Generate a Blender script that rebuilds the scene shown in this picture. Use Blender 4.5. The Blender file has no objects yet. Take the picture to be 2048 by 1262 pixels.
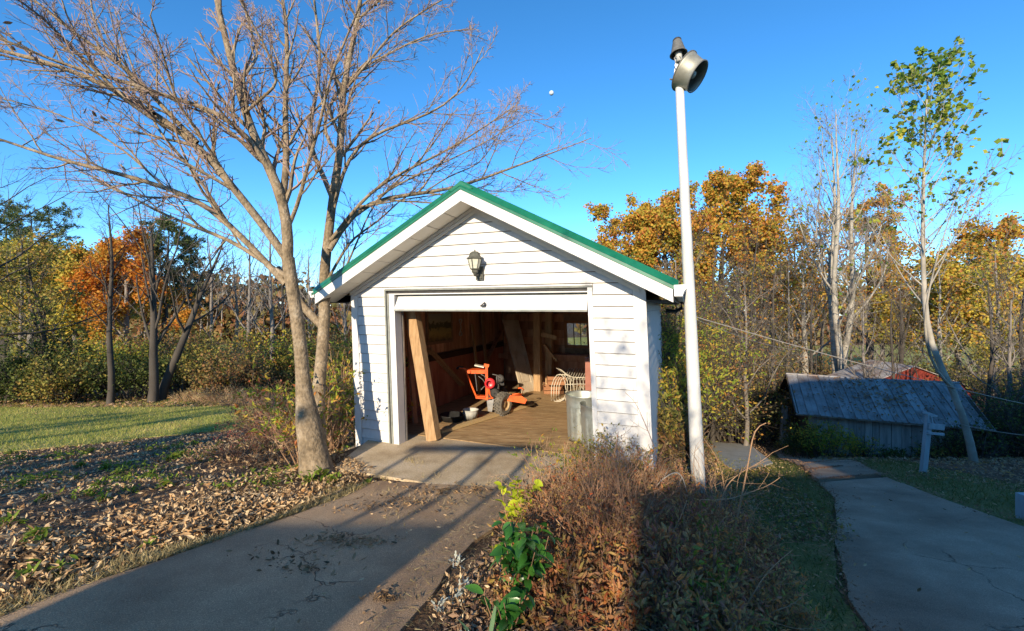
import bpy, math, random
import numpy as np
from mathutils import Vector

random.seed(7)
SC = bpy.context.scene
COL = SC.collection
PI = math.pi

# ------------------------------------------------------------------ camera, sky, sun
F, HZ, EH = 870.0, 615.0, 1.87          # focal length in photo pixels, horizon row, eye height
cam = bpy.data.cameras.new('camera')
cam.sensor_width = 36.0
cam.lens = 36.0 * F / 2048.0
cam.shift_y = -16.0 / 2048.0
cam.clip_start = 0.05
cam.clip_end = 3000
camo = bpy.data.objects.new('camera', cam)
camo.location = (0, 0, EH)
camo.rotation_euler = (PI / 2, 0, 0)
COL.objects.link(camo)
SC.camera = camo

SUN_AZ = math.radians(18.8)             # the light travels 18.8 degrees right of straight ahead
SUN_EL = math.radians(18.8)
SUN_STRENGTH = 3.3
SKY_STRENGTH = 0.143
EXPOSURE = 1.25
w = bpy.data.worlds.new('World')
SC.world = w
w.use_nodes = True
wn, wl = w.node_tree.nodes, w.node_tree.links
sky = wn.new('ShaderNodeTexSky')
sky.sky_type = 'NISHITA'
sky.sun_disc = False
sky.sun_elevation = SUN_EL
sky.sun_rotation = PI + SUN_AZ
sky.air_density = 0.9
sky.dust_density = 0.05
sky.ozone_density = 2.6
sky.altitude = 3500
hsv = wn.new('ShaderNodeHueSaturation')
hsv.inputs['Hue'].default_value = 0.495
hsv.inputs['Saturation'].default_value = 1.22
wl.new(sky.outputs[0], hsv.inputs['Color'])
wl.new(hsv.outputs[0], wn['Background'].inputs['Color'])
wn['Background'].inputs['Strength'].default_value = SKY_STRENGTH
sun = bpy.data.lights.new('sun', 'SUN')
sun.energy = SUN_STRENGTH
sun.angle = math.radians(0.55)
sun.color = (1.0, 0.84, 0.62)
suno = bpy.data.objects.new('sun', sun)
COL.objects.link(suno)
SDIR = Vector((math.sin(SUN_AZ) * math.cos(SUN_EL), math.cos(SUN_AZ) * math.cos(SUN_EL), -math.sin(SUN_EL)))
suno.rotation_euler = SDIR.to_track_quat('-Z', 'Y').to_euler()
suno.location = (0, 0, 30)
vs = SC.view_settings
vs.view_transform = 'Standard'
vs.look = 'None'
vs.gamma = 1.0
vs.use_curve_mapping = False
vs.exposure = EXPOSURE
SC.cycles.max_bounces = 8
SC.cycles.diffuse_bounces = 4
SC.cycles.transparent_max_bounces = 12

# ------------------------------------------------------------------ helpers
ROOT = {}                                # name of object -> world position of its thing's base


def rng_(s):
    return np.random.default_rng(s)


def nrm(a):
    return a / np.maximum(np.linalg.norm(a, axis=-1, keepdims=True), 1e-9)


def tag(o, label=None, cat=None, group=None, kind=None):
    if label: o['label'] = label
    if cat: o['category'] = cat
    if group: o['group'] = group
    if kind: o['kind'] = kind
    return o


def thing(name, loc, label, cat, group=None):
    o = bpy.data.objects.new(name, None)
    o.empty_display_size = 0.2
    o.location = loc
    COL.objects.link(o)
    ROOT[o.name] = np.array(loc, float)
    return tag(o, label, cat, group)


class MB:
    """Collects geometry, then links it as ONE mesh object."""

    def __init__(s):
        s.v, s.q, s.t, s.qm, s.tm, s.r, s.n = [], [], [], [], [], [], 0

    def add(s, v, q=None, t=None, m=0, rnd=None):
        v = np.asarray(v, float).reshape(-1, 3)
        if q is not None and len(q):
            q = np.asarray(q, int) + s.n
            s.q.append(q); s.qm.append(np.full(len(q), m))
        if t is not None and len(t):
            t = np.asarray(t, int) + s.n
            s.t.append(t); s.tm.append(np.full(len(t), m))
        s.v.append(v)
        s.r.append(np.full(len(v), 0.5) if rnd is None else np.broadcast_to(rnd, (len(v),)))
        s.n += len(v)
        return s

    def hexa(s, c, m=0):
        """c: 8 corners, bottom ring of four then top ring of four (counter-clockwise from above)."""
        return s.add(c, [(0, 3, 2, 1), (4, 5, 6, 7), (0, 1, 5, 4), (1, 2, 6, 5), (2, 3, 7, 6), (3, 0, 4, 7)], m=m)

    def box(s, c, sz, m=0, ax=None):
        c = np.asarray(c, float)
        ax = np.eye(3) if ax is None else np.asarray(ax, float)
        h = np.asarray(sz, float) / 2
        k = np.array([(-1, -1, -1), (1, -1, -1), (1, 1, -1), (-1, 1, -1), (-1, -1, 1), (1, -1, 1), (1, 1, 1), (-1, 1, 1)]) * h
        return s.hexa(c + k @ ax, m)

    def bar(s, a, b, wd, th, m=0, up=(0, 0, 1)):
        a, b = np.asarray(a, float), np.asarray(b, float)
        x = nrm(b - a); z = np.asarray(up, float)
        y = np.cross(z, x)
        if np.linalg.norm(y) < 1e-3: y = np.cross((0, 1, 0), x)
        y = nrm(y); z = np.cross(x, y)
        return s.box((a + b) / 2, (np.linalg.norm(b - a), wd, th), m, np.stack([x, y, z]))

    def tubes(s, P, R, k=6, m=0, rnd=None, cap=False):
        P = np.asarray(P, float)
        if P.ndim == 2: P = P[None]
        N, n, _ = P.shape
        R = np.broadcast_to(np.asarray(R, float), (N, n))
        T = nrm(np.gradient(P, axis=1))
        ch = nrm(P[:, -1] - P[:, 0] + 1e-6)
        ref = np.where(np.abs(ch[:, 2:3]) > 0.8, np.array([[1., 0, 0]]), np.array([[0, 0, 1.]]))
        a = nrm(np.cross(T, ref[:, None, :]))
        b = np.cross(T, a)
        th = np.arange(k) * 2 * PI / k
        V = P[:, :, None] + R[:, :, None, None] * (np.cos(th)[None, None, :, None] * a[:, :, None] + np.sin(th)[None, None, :, None] * b[:, :, None])
        i = np.arange(N)[:, None, None] * n * k + np.arange(n - 1)[None, :, None] * k
        j = np.arange(k)[None, None, :]; j2 = (j + 1) % k
        q = np.stack([i + j, i + j2, i + k + j2, i + k + j], -1).reshape(-1, 4)
        rr = None if rnd is None else np.repeat(np.asarray(rnd, float), n * k)
        v = V.reshape(-1, 3)
        t = None
        if cap:
            c0 = P[:, 0]; c1 = P[:, -1]
            base = len(v)
            v = np.concatenate([v, c0, c1])
            t = []
            for a_ in range(N):
                for jj in range(k):
                    t.append((base + a_, a_ * n * k + (jj + 1) % k, a_ * n * k + jj))
                    o = a_ * n * k + (n - 1) * k
                    t.append((base + N + a_, o + jj, o + (jj + 1) % k))
            if rr is not None: rr = np.concatenate([rr, np.full(2 * N, 0.5)])
        return s.add(v, q, t, m=m, rnd=rr)

    def ribbons(s, P, R, m=0):
        """Very fine twigs: one narrow strip each, turned at random."""
        P = np.asarray(P, float); N, n, _ = P.shape
        ch = nrm(P[:, -1] - P[:, 0] + 1e-6)
        w = nrm(np.cross(ch, np.sin(np.arange(N * 3).reshape(N, 3) * 12.9898) * 1.0 + .01))
        W = w[:, None] * np.broadcast_to(np.asarray(R, float), (N, n))[..., None] * 1.25
        V = np.stack([P - W, P + W], 2).reshape(-1, 3)
        i = np.arange(N)[:, None] * n * 2 + np.arange(n - 1)[None] * 2
        q = np.stack([i, i + 1, i + 3, i + 2], -1).reshape(-1, 4)
        return s.add(V, q, m=m)

    def lathe(s, prof, c, ax=(0, 0, 1), k=20, m=0, fn=None):
        """prof: list of (radius, height) along the axis ax from point c."""
        ax = nrm(np.asarray(ax, float))
        u = nrm(np.cross(ax, (0, 1, 0) if abs(ax[1]) < 0.9 else (1, 0, 0)))
        v = np.cross(ax, u)
        th = np.arange(k) * 2 * PI / k
        V = []
        for r, h in prof:
            rr = r * (fn(th) if fn else 1.0)
            V.append(np.asarray(c) + h * ax + (rr * np.cos(th))[:, None] * u + (rr * np.sin(th))[:, None] * v)
        n = len(prof)
        i = np.arange(n - 1)[:, None] * k; j = np.arange(k)[None]; j2 = (j + 1) % k
        q = np.stack([i + j, i + j2, i + k + j2, i + k + j], -1).reshape(-1, 4)
        return s.add(np.concatenate(V), q, m=m)

    def leaves(s, P, size, rng, tpl='leaf', m=0, rnd=None, dirs=None, flat=0.0, spread=1.0):
        P = np.asarray(P, float); N = len(P)
        if N == 0: return s
        v, q, t = TPL[tpl]
        a = rng.normal(size=(N, 3)) * spread
        if dirs is not None: a = a * 0.6 + dirs
        a[:, 2] *= (1 - flat)
        a = nrm(a)
        nn = rng.normal(size=(N, 3)); nn[:, 2] += 3 * flat + 0.3
        b = nrm(np.cross(nn, a)); c = np.cross(a, b)
        sz = np.broadcast_to(size, (N,))[:, None, None]
        curl = (0.5 + rng.random((N, 1, 1)))
        V = P[:, None] + sz * (v[None, :, 0:1] * a[:, None] + v[None, :, 1:2] * b[:, None] + v[None, :, 2:3] * c[:, None] * curl)
        off = (np.arange(N) * len(v))[:, None, None]
        Q = (off + q[None]).reshape(-1, 4) if q is not None else None
        T = (off + t[None]).reshape(-1, 3) if t is not None else None
        r = rng.random(N) if rnd is None else rnd
        return s.add(V.reshape(-1, 3), Q, T, m=m, rnd=np.repeat(r, len(v)))

    def build(s, name, mats, parent=None, smooth=False, kind=None, label=None, origin=None):
        me = bpy.data.meshes.new(name)
        v = np.concatenate(s.v)
        if parent is not None: org = ROOT[parent.name]
        elif origin is not None: org = np.asarray(origin, float)
        else: org = np.zeros(3)
        v = (v - org).astype(np.float32)
        me.vertices.add(len(v)); me.vertices.foreach_set('co', v.ravel())
        q = np.concatenate(s.q) if s.q else np.zeros((0, 4), int)
        t = np.concatenate(s.t) if s.t else np.zeros((0, 3), int)
        li = np.concatenate([q.ravel(), t.ravel()]).astype(np.int32)
        me.loops.add(len(li)); me.loops.foreach_set('vertex_index', li)
        st = np.concatenate([np.arange(len(q)) * 4, len(q) * 4 + np.arange(len(t)) * 3]).astype(np.int32)
        me.polygons.add(len(st)); me.polygons.foreach_set('loop_start', st)
        mi = np.concatenate([np.concatenate(s.qm) if s.qm else [], np.concatenate(s.tm) if s.tm else []]).astype(np.int32)
        me.polygons.foreach_set('material_index', mi)
        me.polygons.foreach_set('use_smooth', np.full(len(st), smooth))
        at = me.attributes.new('rnd', 'FLOAT', 'POINT')
        at.data.foreach_set('value', np.concatenate(s.r).astype(np.float32))
        for mt in (mats if isinstance(mats, (list, tuple)) else [mats]): me.materials.append(mt)
        me.update(calc_edges=True)
        o = bpy.data.objects.new(name, me)
        COL.objects.link(o)
        if parent is not None:
            o.parent = parent
        elif origin is not None:
            o.location = origin
        ROOT[o.name] = org
        if kind: o['kind'] = kind
        if label: o['label'] = label
        return o


TPL = {
    'leaf': (np.array([(0, 0, 0), (.42, -.21, .08), (1, 0, -.05), (.42, .21, .08)]), None, np.array([(0, 1, 2), (0, 2, 3)])),
    'bent': (np.array([(-.55, 0, .1), (0, -.26, .12), (.6, 0, .2), (0, .24, .02)]), None, np.array([(0, 1, 2), (0, 2, 3)])),
    'card': (np.array([(0, -.4, 0), (.9, -.5, .1), (1, .45, -.05), (.1, .5, .12)]), None, np.array([(0, 1, 2), (0, 2, 3)])),
    'blade': (np.array([(0, -.06, 0), (0, .06, 0), (1, 0, .15)]), None, np.array([(0, 1, 2)])),
    'needle': (np.array([(0, -.05, 0), (1, -.02, .05), (1, .02, .05), (0, .05, 0)]), np.array([(0, 1, 2, 3)]), None),
    'curl': (np.array([(-.6, 0, .08), (-.22, -.17, .20), (-.22, .03, .0), (-.2, .24, .13), (.2, -.20, .26), (.2, -.03, .06), (.24, .2, .24), (.62, .05, .34)]), None,
             np.array([(0, 1, 2), (0, 2, 3), (1, 4, 2), (4, 5, 2), (2, 5, 3), (5, 6, 3), (4, 7, 5), (5, 7, 6)])),
    'big': (np.array([(0, 0, 0), (.3, -.2, .06), (.3, 0, 0), (.3, .2, .06), (.65, -.2, .03), (.65, 0, -.04), (.65, .2, .03), (1, 0, -.18)]), None,
            np.array([(0, 1, 2), (0, 2, 3), (1, 4, 2), (4, 5, 2), (2, 5, 3), (5, 6, 3), (4, 7, 5), (5, 7, 6)])),
}


# ------------------------------------------------------------------ materials
def nt_(name):
    m = bpy.data.materials.new(name)
    m.use_nodes = True
    nt = m.node_tree
    return m, nt, nt.nodes, nt.links, nt.nodes['Principled BSDF']


def ramp(n, cols, interp='LINEAR'):
    r = n.new('ShaderNodeValToRGB')
    r.color_ramp.interpolation = interp
    e = r.color_ramp.elements
    while len(e) < len(cols): e.new(0.5)
    for k, c in enumerate(cols):
        pos, c = c if isinstance(c[1], (tuple, list)) else (k / max(1, len(cols) - 1), c)
        e[k].position = pos
        e[k].color = (*c, 1)
    return r


def mat(name, cols, rough=.7, scale=6, stretch=(1, 1, 1), detail=6, bump=0., bscale=60, metal=0, spec=.3, objvar=0., dist=0., bdist=0.01, fine=0.):
    """Noise-driven colour between the given colours; optional bump and per-object value variation."""
    m, nt, n, l, p = nt_(name)
    tc = n.new('ShaderNodeTexCoord'); mp = n.new('ShaderNodeMapping')
    l.new(tc.outputs['Object'], mp.inputs[0]); mp.inputs['Scale'].default_value = stretch
    vec = mp.outputs[0]
    if objvar:
        oi = n.new('ShaderNodeObjectInfo')
        ad = n.new('ShaderNodeVectorMath'); ad.operation = 'MULTIPLY_ADD'
        l.new(oi.outputs['Random'], ad.inputs[0]); ad.inputs[1].default_value = (17, 31, 11); l.new(vec, ad.inputs[2])
        vec = ad.outputs[0]
    ns = n.new('ShaderNodeTexNoise')
    ns.inputs['Scale'].default_value = scale; ns.inputs['Detail'].default_value = detail; ns.inputs['Roughness'].default_value = .62
    ns.inputs['Distortion'].default_value = dist
    l.new(vec, ns.inputs['Vector'])
    k = len(cols)
    r = ramp(n, [(0.28 + 0.44 * i / max(1, k - 1), c) for i, c in enumerate(cols)])
    l.new(ns.outputs['Fac'], r.inputs[0])
    col = r.outputs[0]
    if fine:
        n3 = n.new('ShaderNodeTexNoise'); n3.inputs['Scale'].default_value = bscale; n3.inputs['Detail'].default_value = 4
        l.new(vec, n3.inputs['Vector'])
        r3 = ramp(n, [(0.3, (1 - fine,) * 3), (0.7, (1 + fine,) * 3)])
        l.new(n3.outputs['Fac'], r3.inputs[0])
        mx = n.new('ShaderNodeMix'); mx.data_type = 'RGBA'; mx.blend_type = 'MULTIPLY'; mx.inputs[0].default_value = 1
        l.new(col, mx.inputs[6]); l.new(r3.outputs[0], mx.inputs[7]); col = mx.outputs[2]
    if objvar:
        hs = n.new('ShaderNodeHueSaturation'); mr = n.new('ShaderNodeMapRange')
        mr.inputs[3].default_value = 1 - objvar; mr.inputs[4].default_value = 1 + objvar
        l.new(oi.outputs['Random'], mr.inputs[0]); l.new(mr.outputs[0], hs.inputs['Value']); l.new(col, hs.inputs['Color']); col = hs.outputs[0]
    l.new(col, p.inputs['Base Color'])
    p.inputs['Roughness'].default_value = rough
    p.inputs['Metallic'].default_value = metal
    p.inputs['Specular IOR Level'].default_value = spec
    if bump:
        n2 = n.new('ShaderNodeTexNoise'); n2.inputs['Scale'].default_value = bscale; n2.inputs['Detail'].default_value = 5
        l.new(vec, n2.inputs['Vector'])
        b = n.new('ShaderNodeBump'); b.inputs['Strength'].default_value = bump; b.inputs['Distance'].default_value = bdist
        l.new(n2.outputs['Fac'], b.inputs['Height']); l.new(b.outputs[0], p.inputs['Normal'])
    return m


def leafmat(name, cols, trans=.35, rough=.6, spec=.2, scale=1.2):
    """Colour per leaf from the rnd attribute, shifted by a broad noise, partly translucent."""
    m, nt, n, l, p = nt_(name)
    at = n.new('ShaderNodeAttribute'); at.attribute_name = 'rnd'
    tc = n.new('ShaderNodeTexCoord'); ns = n.new('ShaderNodeTexNoise'); ns.inputs['Scale'].default_value = scale; ns.inputs['Detail'].default_value = 2
    l.new(tc.outputs['Object'], ns.inputs['Vector'])
    ad = n.new('ShaderNodeMath'); ad.operation = 'MULTIPLY_ADD'; ad.inputs[1].default_value = 1.3; ad.inputs[2].default_value = -0.65
    l.new(ns.outputs['Fac'], ad.inputs[0])
    sm = n.new('ShaderNodeMath'); sm.operation = 'ADD'; sm.use_clamp = True
    l.new(ad.outputs[0], sm.inputs[0]); l.new(at.outputs['Fac'], sm.inputs[1])
    r = ramp(n, cols); l.new(sm.outputs[0], r.inputs[0])
    l.new(r.outputs[0], p.inputs['Base Color'])
    p.inputs['Roughness'].default_value = rough; p.inputs['Specular IOR Level'].default_value = spec
    if trans:
        tr = n.new('ShaderNodeBsdfTranslucent'); l.new(r.outputs[0], tr.inputs[0])
        mx = n.new('ShaderNodeMixShader'); mx.inputs[0].default_value = trans
        l.new(p.outputs[0], mx.inputs[1]); l.new(tr.outputs[0], mx.inputs[2])
        l.new(mx.outputs[0], n['Material Output'].inputs[0])
    return m


M = {}
M['white'] = mat('white_paint', [(.56, .55, .53), (.64, .63, .61)], .55, 3, stretch=(1, 1, .3), fine=.05, bscale=25, spec=.35, bump=.05)
M['trimwhite'] = mat('white_trim', [(.58, .57, .55), (.68, .67, .65)], .45, 5, spec=.4)
M['soffit'] = mat('soffit_vinyl', [(.62, .58, .50), (.70, .66, .58)], .5, 6, objvar=.03)
M['green'] = mat('green_metal', [(.006, .115, .058), (.014, .16, .085)], .32, 3, spec=.6, fine=.12, bscale=14)
M['gutter'] = mat('gutter_metal', [(.66, .66, .63), (.78, .78, .75)], .4, 8)
M['dark'] = mat('dark_metal', [(.02, .02, .02), (.05, .045, .04)], .55, 12)
M['rubberstrip'] = mat('grey_channel', [(.16, .17, .15), (.28, .29, .26)], .6, 10)
M['concrete'] = mat('old_concrete', [(.28, .20, .115), (.46, .36, .23), (.56, .46, .33)], .9, 2.2, detail=9, bump=.35, bscale=55, fine=.22)
def paving(name, cols, scale, crack, cs, speck):
    """Worn asphalt: broad stains, pale aggregate specks, wandering cracks."""
    m, nt, n, l, p = nt_(name)
    tc = n.new('ShaderNodeTexCoord')
    def noise(s, d=8, r=.62):
        q = n.new('ShaderNodeTexNoise'); q.inputs['Scale'].default_value = s; q.inputs['Detail'].default_value = d; q.inputs['Roughness'].default_value = r
        l.new(tc.outputs['Object'], q.inputs['Vector']); return q
    a = noise(scale, 10); ra = ramp(n, [(.28 + .44 * i / (len(cols) - 1), c) for i, c in enumerate(cols)]); l.new(a.outputs['Fac'], ra.inputs[0])
    b_ = noise(170, 3, .7); rb = ramp(n, [(.30, (1 - speck,) * 3), (.55, (1, 1, 1)), (.70, (1 + 1.6 * speck,) * 3)]); l.new(b_.outputs['Fac'], rb.inputs[0])
    mx = n.new('ShaderNodeMix'); mx.data_type = 'RGBA'; mx.blend_type = 'MULTIPLY'; mx.inputs[0].default_value = 1
    l.new(ra.outputs[0], mx.inputs[6]); l.new(rb.outputs[0], mx.inputs[7])
    w_ = noise(2.2, 5); ad = n.new('ShaderNodeVectorMath'); ad.operation = 'MULTIPLY_ADD'; ad.inputs[1].default_value = (.5, .5, .5)
    l.new(w_.outputs['Color'], ad.inputs[0]); l.new(tc.outputs['Object'], ad.inputs[2])
    v = n.new('ShaderNodeTexVoronoi'); v.feature = 'DISTANCE_TO_EDGE'; v.inputs['Scale'].default_value = cs; l.new(ad.outputs[0], v.inputs['Vector'])
    rc = ramp(n, [(0.0, (.2, .2, .2)), (.004, (.5, .5, .5)), (.009, (1, 1, 1))]); l.new(v.outputs['Distance'], rc.inputs[0])
    k = noise(.9, 3); rk = ramp(n, [(.54, (0, 0, 0)), (.60, (1, 1, 1))]); l.new(k.outputs['Fac'], rk.inputs[0])
    inv = n.new('ShaderNodeMath'); inv.operation = 'SUBTRACT'; inv.inputs[0].default_value = 1; l.new(rc.outputs[0], inv.inputs[1])
    mk = n.new('ShaderNodeMath'); mk.operation = 'MULTIPLY'; l.new(inv.outputs[0], mk.inputs[0]); l.new(rk.outputs[0], mk.inputs[1])
    m2 = n.new('ShaderNodeMix'); m2.data_type = 'RGBA'; l.new(mk.outputs[0], m2.inputs[0]); l.new(mx.outputs[2], m2.inputs[6]); m2.inputs[7].default_value = (*crack, 1)
    l.new(m2.outputs[2], p.inputs['Base Color']); p.inputs['Roughness'].default_value = .9; p.inputs['Specular IOR Level'].default_value = .25
    sb_ = n.new('ShaderNodeMath'); sb_.operation = 'MULTIPLY_ADD'; sb_.inputs[1].default_value = -2.5; l.new(mk.outputs[0], sb_.inputs[0]); l.new(b_.outputs['Fac'], sb_.inputs[2])
    bm = n.new('ShaderNodeBump'); bm.inputs['Strength'].default_value = .9; bm.inputs['Distance'].default_value = .012; l.new(sb_.outputs[0], bm.inputs['Height']); l.new(bm.outputs[0], p.inputs['Normal'])
    return m


M['asphalt'] = paving('worn_asphalt', [(.23, .15, .09), (.38, .255, .155), (.50, .35, .215), (.62, .46, .29)], .9, (.07, .05, .035), 1.3, .45)
M['path'] = paving('path_asphalt', [(.18, .13, .09), (.30, .225, .16), (.42, .325, .235), (.54, .43, .32)], .8, (.06, .05, .04), .9, .4)
M['soil'] = mat('leafy_soil', [(.045, .027, .016), (.12, .072, .04), (.22, .135, .075)], .95, 2.4, detail=9, bump=.8, bscale=40, fine=.4, bdist=.03)
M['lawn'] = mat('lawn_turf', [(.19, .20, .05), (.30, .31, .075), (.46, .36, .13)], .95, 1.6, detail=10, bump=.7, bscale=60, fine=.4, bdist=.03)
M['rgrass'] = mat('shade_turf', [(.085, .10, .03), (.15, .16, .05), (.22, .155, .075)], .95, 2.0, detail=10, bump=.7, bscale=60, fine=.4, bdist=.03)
M['woodfloor'] = mat('floor_wood', [(.17, .10, .045), (.36, .235, .115), (.50, .355, .19)], .75, 3.2, stretch=(1.2, 7, 7), detail=9, bump=.2, bscale=30, objvar=.07, dist=.6)
M['timber'] = mat('rough_timber', [(.24, .145, .07), (.40, .25, .125), (.48, .32, .17)], .85, 5, stretch=(6, 6, .9), detail=9, bump=.4, bscale=40, objvar=.08)
M['lumber'] = mat('pine_lumber', [(.42, .29, .13), (.55, .40, .20)], .7, 6, stretch=(2, 8, 8), objvar=.05)
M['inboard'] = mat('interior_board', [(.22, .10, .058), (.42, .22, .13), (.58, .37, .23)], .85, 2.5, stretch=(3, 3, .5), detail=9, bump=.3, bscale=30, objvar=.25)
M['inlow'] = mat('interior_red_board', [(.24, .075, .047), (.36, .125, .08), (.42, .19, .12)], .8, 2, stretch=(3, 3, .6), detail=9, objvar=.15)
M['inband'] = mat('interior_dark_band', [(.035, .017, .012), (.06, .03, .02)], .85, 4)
M['rafter'] = mat('rafter_wood', [(.16, .10, .065), (.28, .19, .12)], .85, 4, stretch=(4, 4, 4), objvar=.1)
M['winframe'] = mat('window_wood', [(.24, .095, .04), (.34, .15, .06)], .6, 6)
M['bark'] = mat('smooth_bark', [(.075, .058, .04), (.20, .15, .092), (.265, .205, .135), (.34, .285, .205)], .9, 5, stretch=(1, 1, .8), detail=10, bump=.9, bscale=30, fine=.35, bdist=.02)
M['twig'] = mat('twig_bark', [(.24, .155, .12), (.38, .265, .20)], .8, 9)
M['barkgrey'] = mat('grey_bark', [(.10, .085, .07), (.19, .165, .14), (.30, .27, .235)], .9, 1.5, stretch=(1, 1, .5), detail=9, bump=.5, bscale=14, bdist=.03)
M['barkpale'] = mat('pale_bark', [(.19, .17, .135), (.33, .30, .245), (.44, .405, .34)], .85, 1.6, detail=8, bump=.4, bscale=12, bdist=.03)
M['barkdark'] = mat('dark_bark', [(.04, .034, .028), (.095, .08, .065)], .9, 2, stretch=(1, 1, .4), detail=8, bump=.5, bscale=16)
M['cane'] = mat('dry_cane', [(.30, .17, .09), (.48, .30, .17)], .8, 8)
M['canedark'] = mat('dark_cane', [(.20, .11, .065), (.34, .195, .115)], .85, 8)
M['galv'] = mat('galvanised_metal', [(.30, .33, .30), (.46, .49, .45), (.56, .58, .53)], .42, 7, metal=.75, spec=.5, detail=6, bump=.1, bscale=9)
M['lampmetal'] = mat('lamp_metal', [(.24, .235, .19), (.40, .385, .315)], .5, 9, metal=.5)
M['lampdark'] = mat('weathered_lamp_cap', [(.10, .10, .09), (.2, .195, .175)], .6, 14, metal=.3)
M['polewhite'] = mat('pole_paint', [(.50, .50, .48), (.62, .62, .60)], .5, 2, stretch=(1, 1, .25), detail=8, fine=.1, bscale=10)
M['lanternmetal'] = mat('lantern_metal', [(.06, .062, .05), (.13, .13, .105)], .55, 20)
M['orange'] = mat('orange_paint', [(.30, .05, .015), (.62, .085, .014), (.74, .12, .02), (.78, .15, .03)], .45, 9, spec=.4, detail=9)
M['redplastic'] = mat('red_paint', [(.55, .02, .03), (.7, .04, .05)], .35, 8, spec=.5)
M['tyre'] = mat('dusty_tyre', [(.07, .065, .055), (.2, .175, .14)], .9, 12, bump=.4, bscale=40)
M['rim'] = mat('wheel_rim', [(.34, .22, .10), (.46, .32, .17)], .6, 8)
M['steel'] = mat('dull_steel', [(.25, .25, .25), (.42, .42, .41)], .4, 12, metal=.6)
M['chairpaint'] = mat('chair_paint', [(.42, .37, .28), (.62, .57, .46)], .6, 14)
M['cardboard'] = mat('crate_wood', [(.24, .105, .05), (.34, .16, .075)], .8, 6, stretch=(2, 2, 6))
M['redbrown'] = mat('red_brown_paint', [(.26, .10, .07), (.34, .14, .10)], .6, 4)
M['plastic'] = mat('grey_plastic', [(.36, .36, .33), (.5, .5, .46)], .6, 8)
M['blackplastic'] = mat('black_plastic', [(.012, .012, .012), (.03, .03, .03)], .5, 8)
M['olddoor'] = mat('old_door_paint', [(.30, .23, .15), (.44, .36, .26), (.52, .45, .34)], .75, 5, stretch=(1, 1, .6), detail=9)
M['shedwood'] = mat('weathered_grey_board', [(.20, .19, .17), (.34, .33, .30), (.46, .45, .41)], .9, 2.5, stretch=(4, 4, .5), detail=10, bump=.4, bscale=24, objvar=.25)
M['shedroof'] = mat('weathered_tin', [(.13, .07, .045), (.20, .185, .175), (.29, .285, .28), (.36, .36, .355)], .5, 1.6, stretch=(1, 1, 1), detail=9, metal=.25, objvar=.16)
M['barnred'] = mat('barn_red_paint', [(.13, .018, .012), (.21, .035, .022)], .8, 3, stretch=(4, 4, .6), objvar=.15)
M['rust'] = mat('rusty_tin', [(.2, .1, .06), (.33, .3, .28), (.4, .4, .4)], .6, 1.5, detail=8)
M['bluegrey'] = mat('post_paint', [(.28, .33, .36), (.40, .46, .49)], .7, 6, stretch=(4, 4, .7))
M['wire'] = mat('wire', [(.26, .24, .21), (.34, .32, .28)], .6, 4)
M['slab'] = mat('pad_concrete', [(.36, .335, .26), (.52, .49, .40)], .85, 4, detail=9, fine=.15)
M['siding_house'] = mat('house_siding', [(.74, .72, .66), (.8, .78, .72)], .7, 4)
M['shingle'] = mat('house_shingle', [(.09, .085, .08), (.15, .14, .13)], .9, 8)
M['moon'] = mat('moon_rock', [(.30, .38, .46), (.62, .68, .74)], .95, 1.5, detail=4, spec=0)

M['L_litter'] = leafmat('leaf_litter', [(.12, .075, .04), (.34, .22, .115), (.54, .37, .20), (.66, .51, .31), (.46, .25, .10)], .12, .8, scale=2)
M['L_litterdark'] = leafmat('leaf_litter_grey', [(.16, .09, .055), (.30, .18, .105), (.44, .30, .19), (.42, .24, .06)], .15, .8)
M['L_oak'] = leafmat('oak_autumn_leaf', [(.20, .22, .04), (.40, .34, .05), (.60, .38, .06), (.58, .27, .045), (.44, .16, .045)], .4, scale=.35)
M['L_orange'] = leafmat('orange_leaf', [(.48, .28, .04), (.60, .26, .035), (.55, .16, .03)], .4, scale=.4)
M['L_yellow'] = leafmat('yellow_green_leaf', [(.30, .30, .05), (.50, .44, .07), (.64, .48, .08), (.56, .30, .05)], .4, scale=.4)
M['L_poplar'] = leafmat('poplar_leaf', [(.10, .19, .03), (.22, .30, .04), (.48, .44, .06)], .4, scale=.5)
M['L_green'] = leafmat('evergreen_leaf', [(.04, .065, .018), (.085, .115, .028), (.16, .175, .04)], .3, scale=.8)
M['L_olive'] = leafmat('olive_leaf', [(.11, .125, .03), (.22, .225, .05), (.36, .29, .065), (.36, .21, .055)], .35, scale=.6)
M['L_pine'] = leafmat('pine_needle', [(.035, .06, .02), (.085, .115, .035), (.16, .18, .055)], .2, scale=.6)
M['L_brush'] = leafmat('brush_leaf', [(.15, .14, .05), (.24, .19, .065), (.34, .19, .075), (.28, .12, .055)], .35, scale=.5)
M['L_brown'] = leafmat('brown_shrub_leaf', [(.32, .12, .055), (.44, .19, .085), (.54, .29, .12), (.40, .30, .08), (.52, .13, .05)], .35, scale=4)
M['L_plum'] = leafmat('plum_shrub_leaf', [(.34, .15, .12), (.46, .22, .14), (.40, .30, .12), (.54, .35, .15), (.64, .23, .07), (.28, .34, .09)], .35, scale=4)
M['L_crimson'] = leafmat('crimson_leaf', [(.16, .03, .035), (.26, .05, .05), (.30, .10, .05)], .35, scale=4)
M['L_laurel'] = leafmat('laurel_leaf', [(.03, .115, .02), (.055, .19, .028), (.10, .26, .035)], .3, .3, .5, scale=6)
M['L_chart'] = leafmat('chartreuse_leaf', [(.42, .50, .025), (.60, .64, .04)], .4, scale=4)
M['L_silver'] = leafmat('silver_leaf', [(.38, .41, .35), (.56, .58, .50)], .2, .8, scale=4)
M['L_iris'] = leafmat('iris_leaf', [(.12, .22, .10), (.22, .33, .17)], .3, scale=4)
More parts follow.
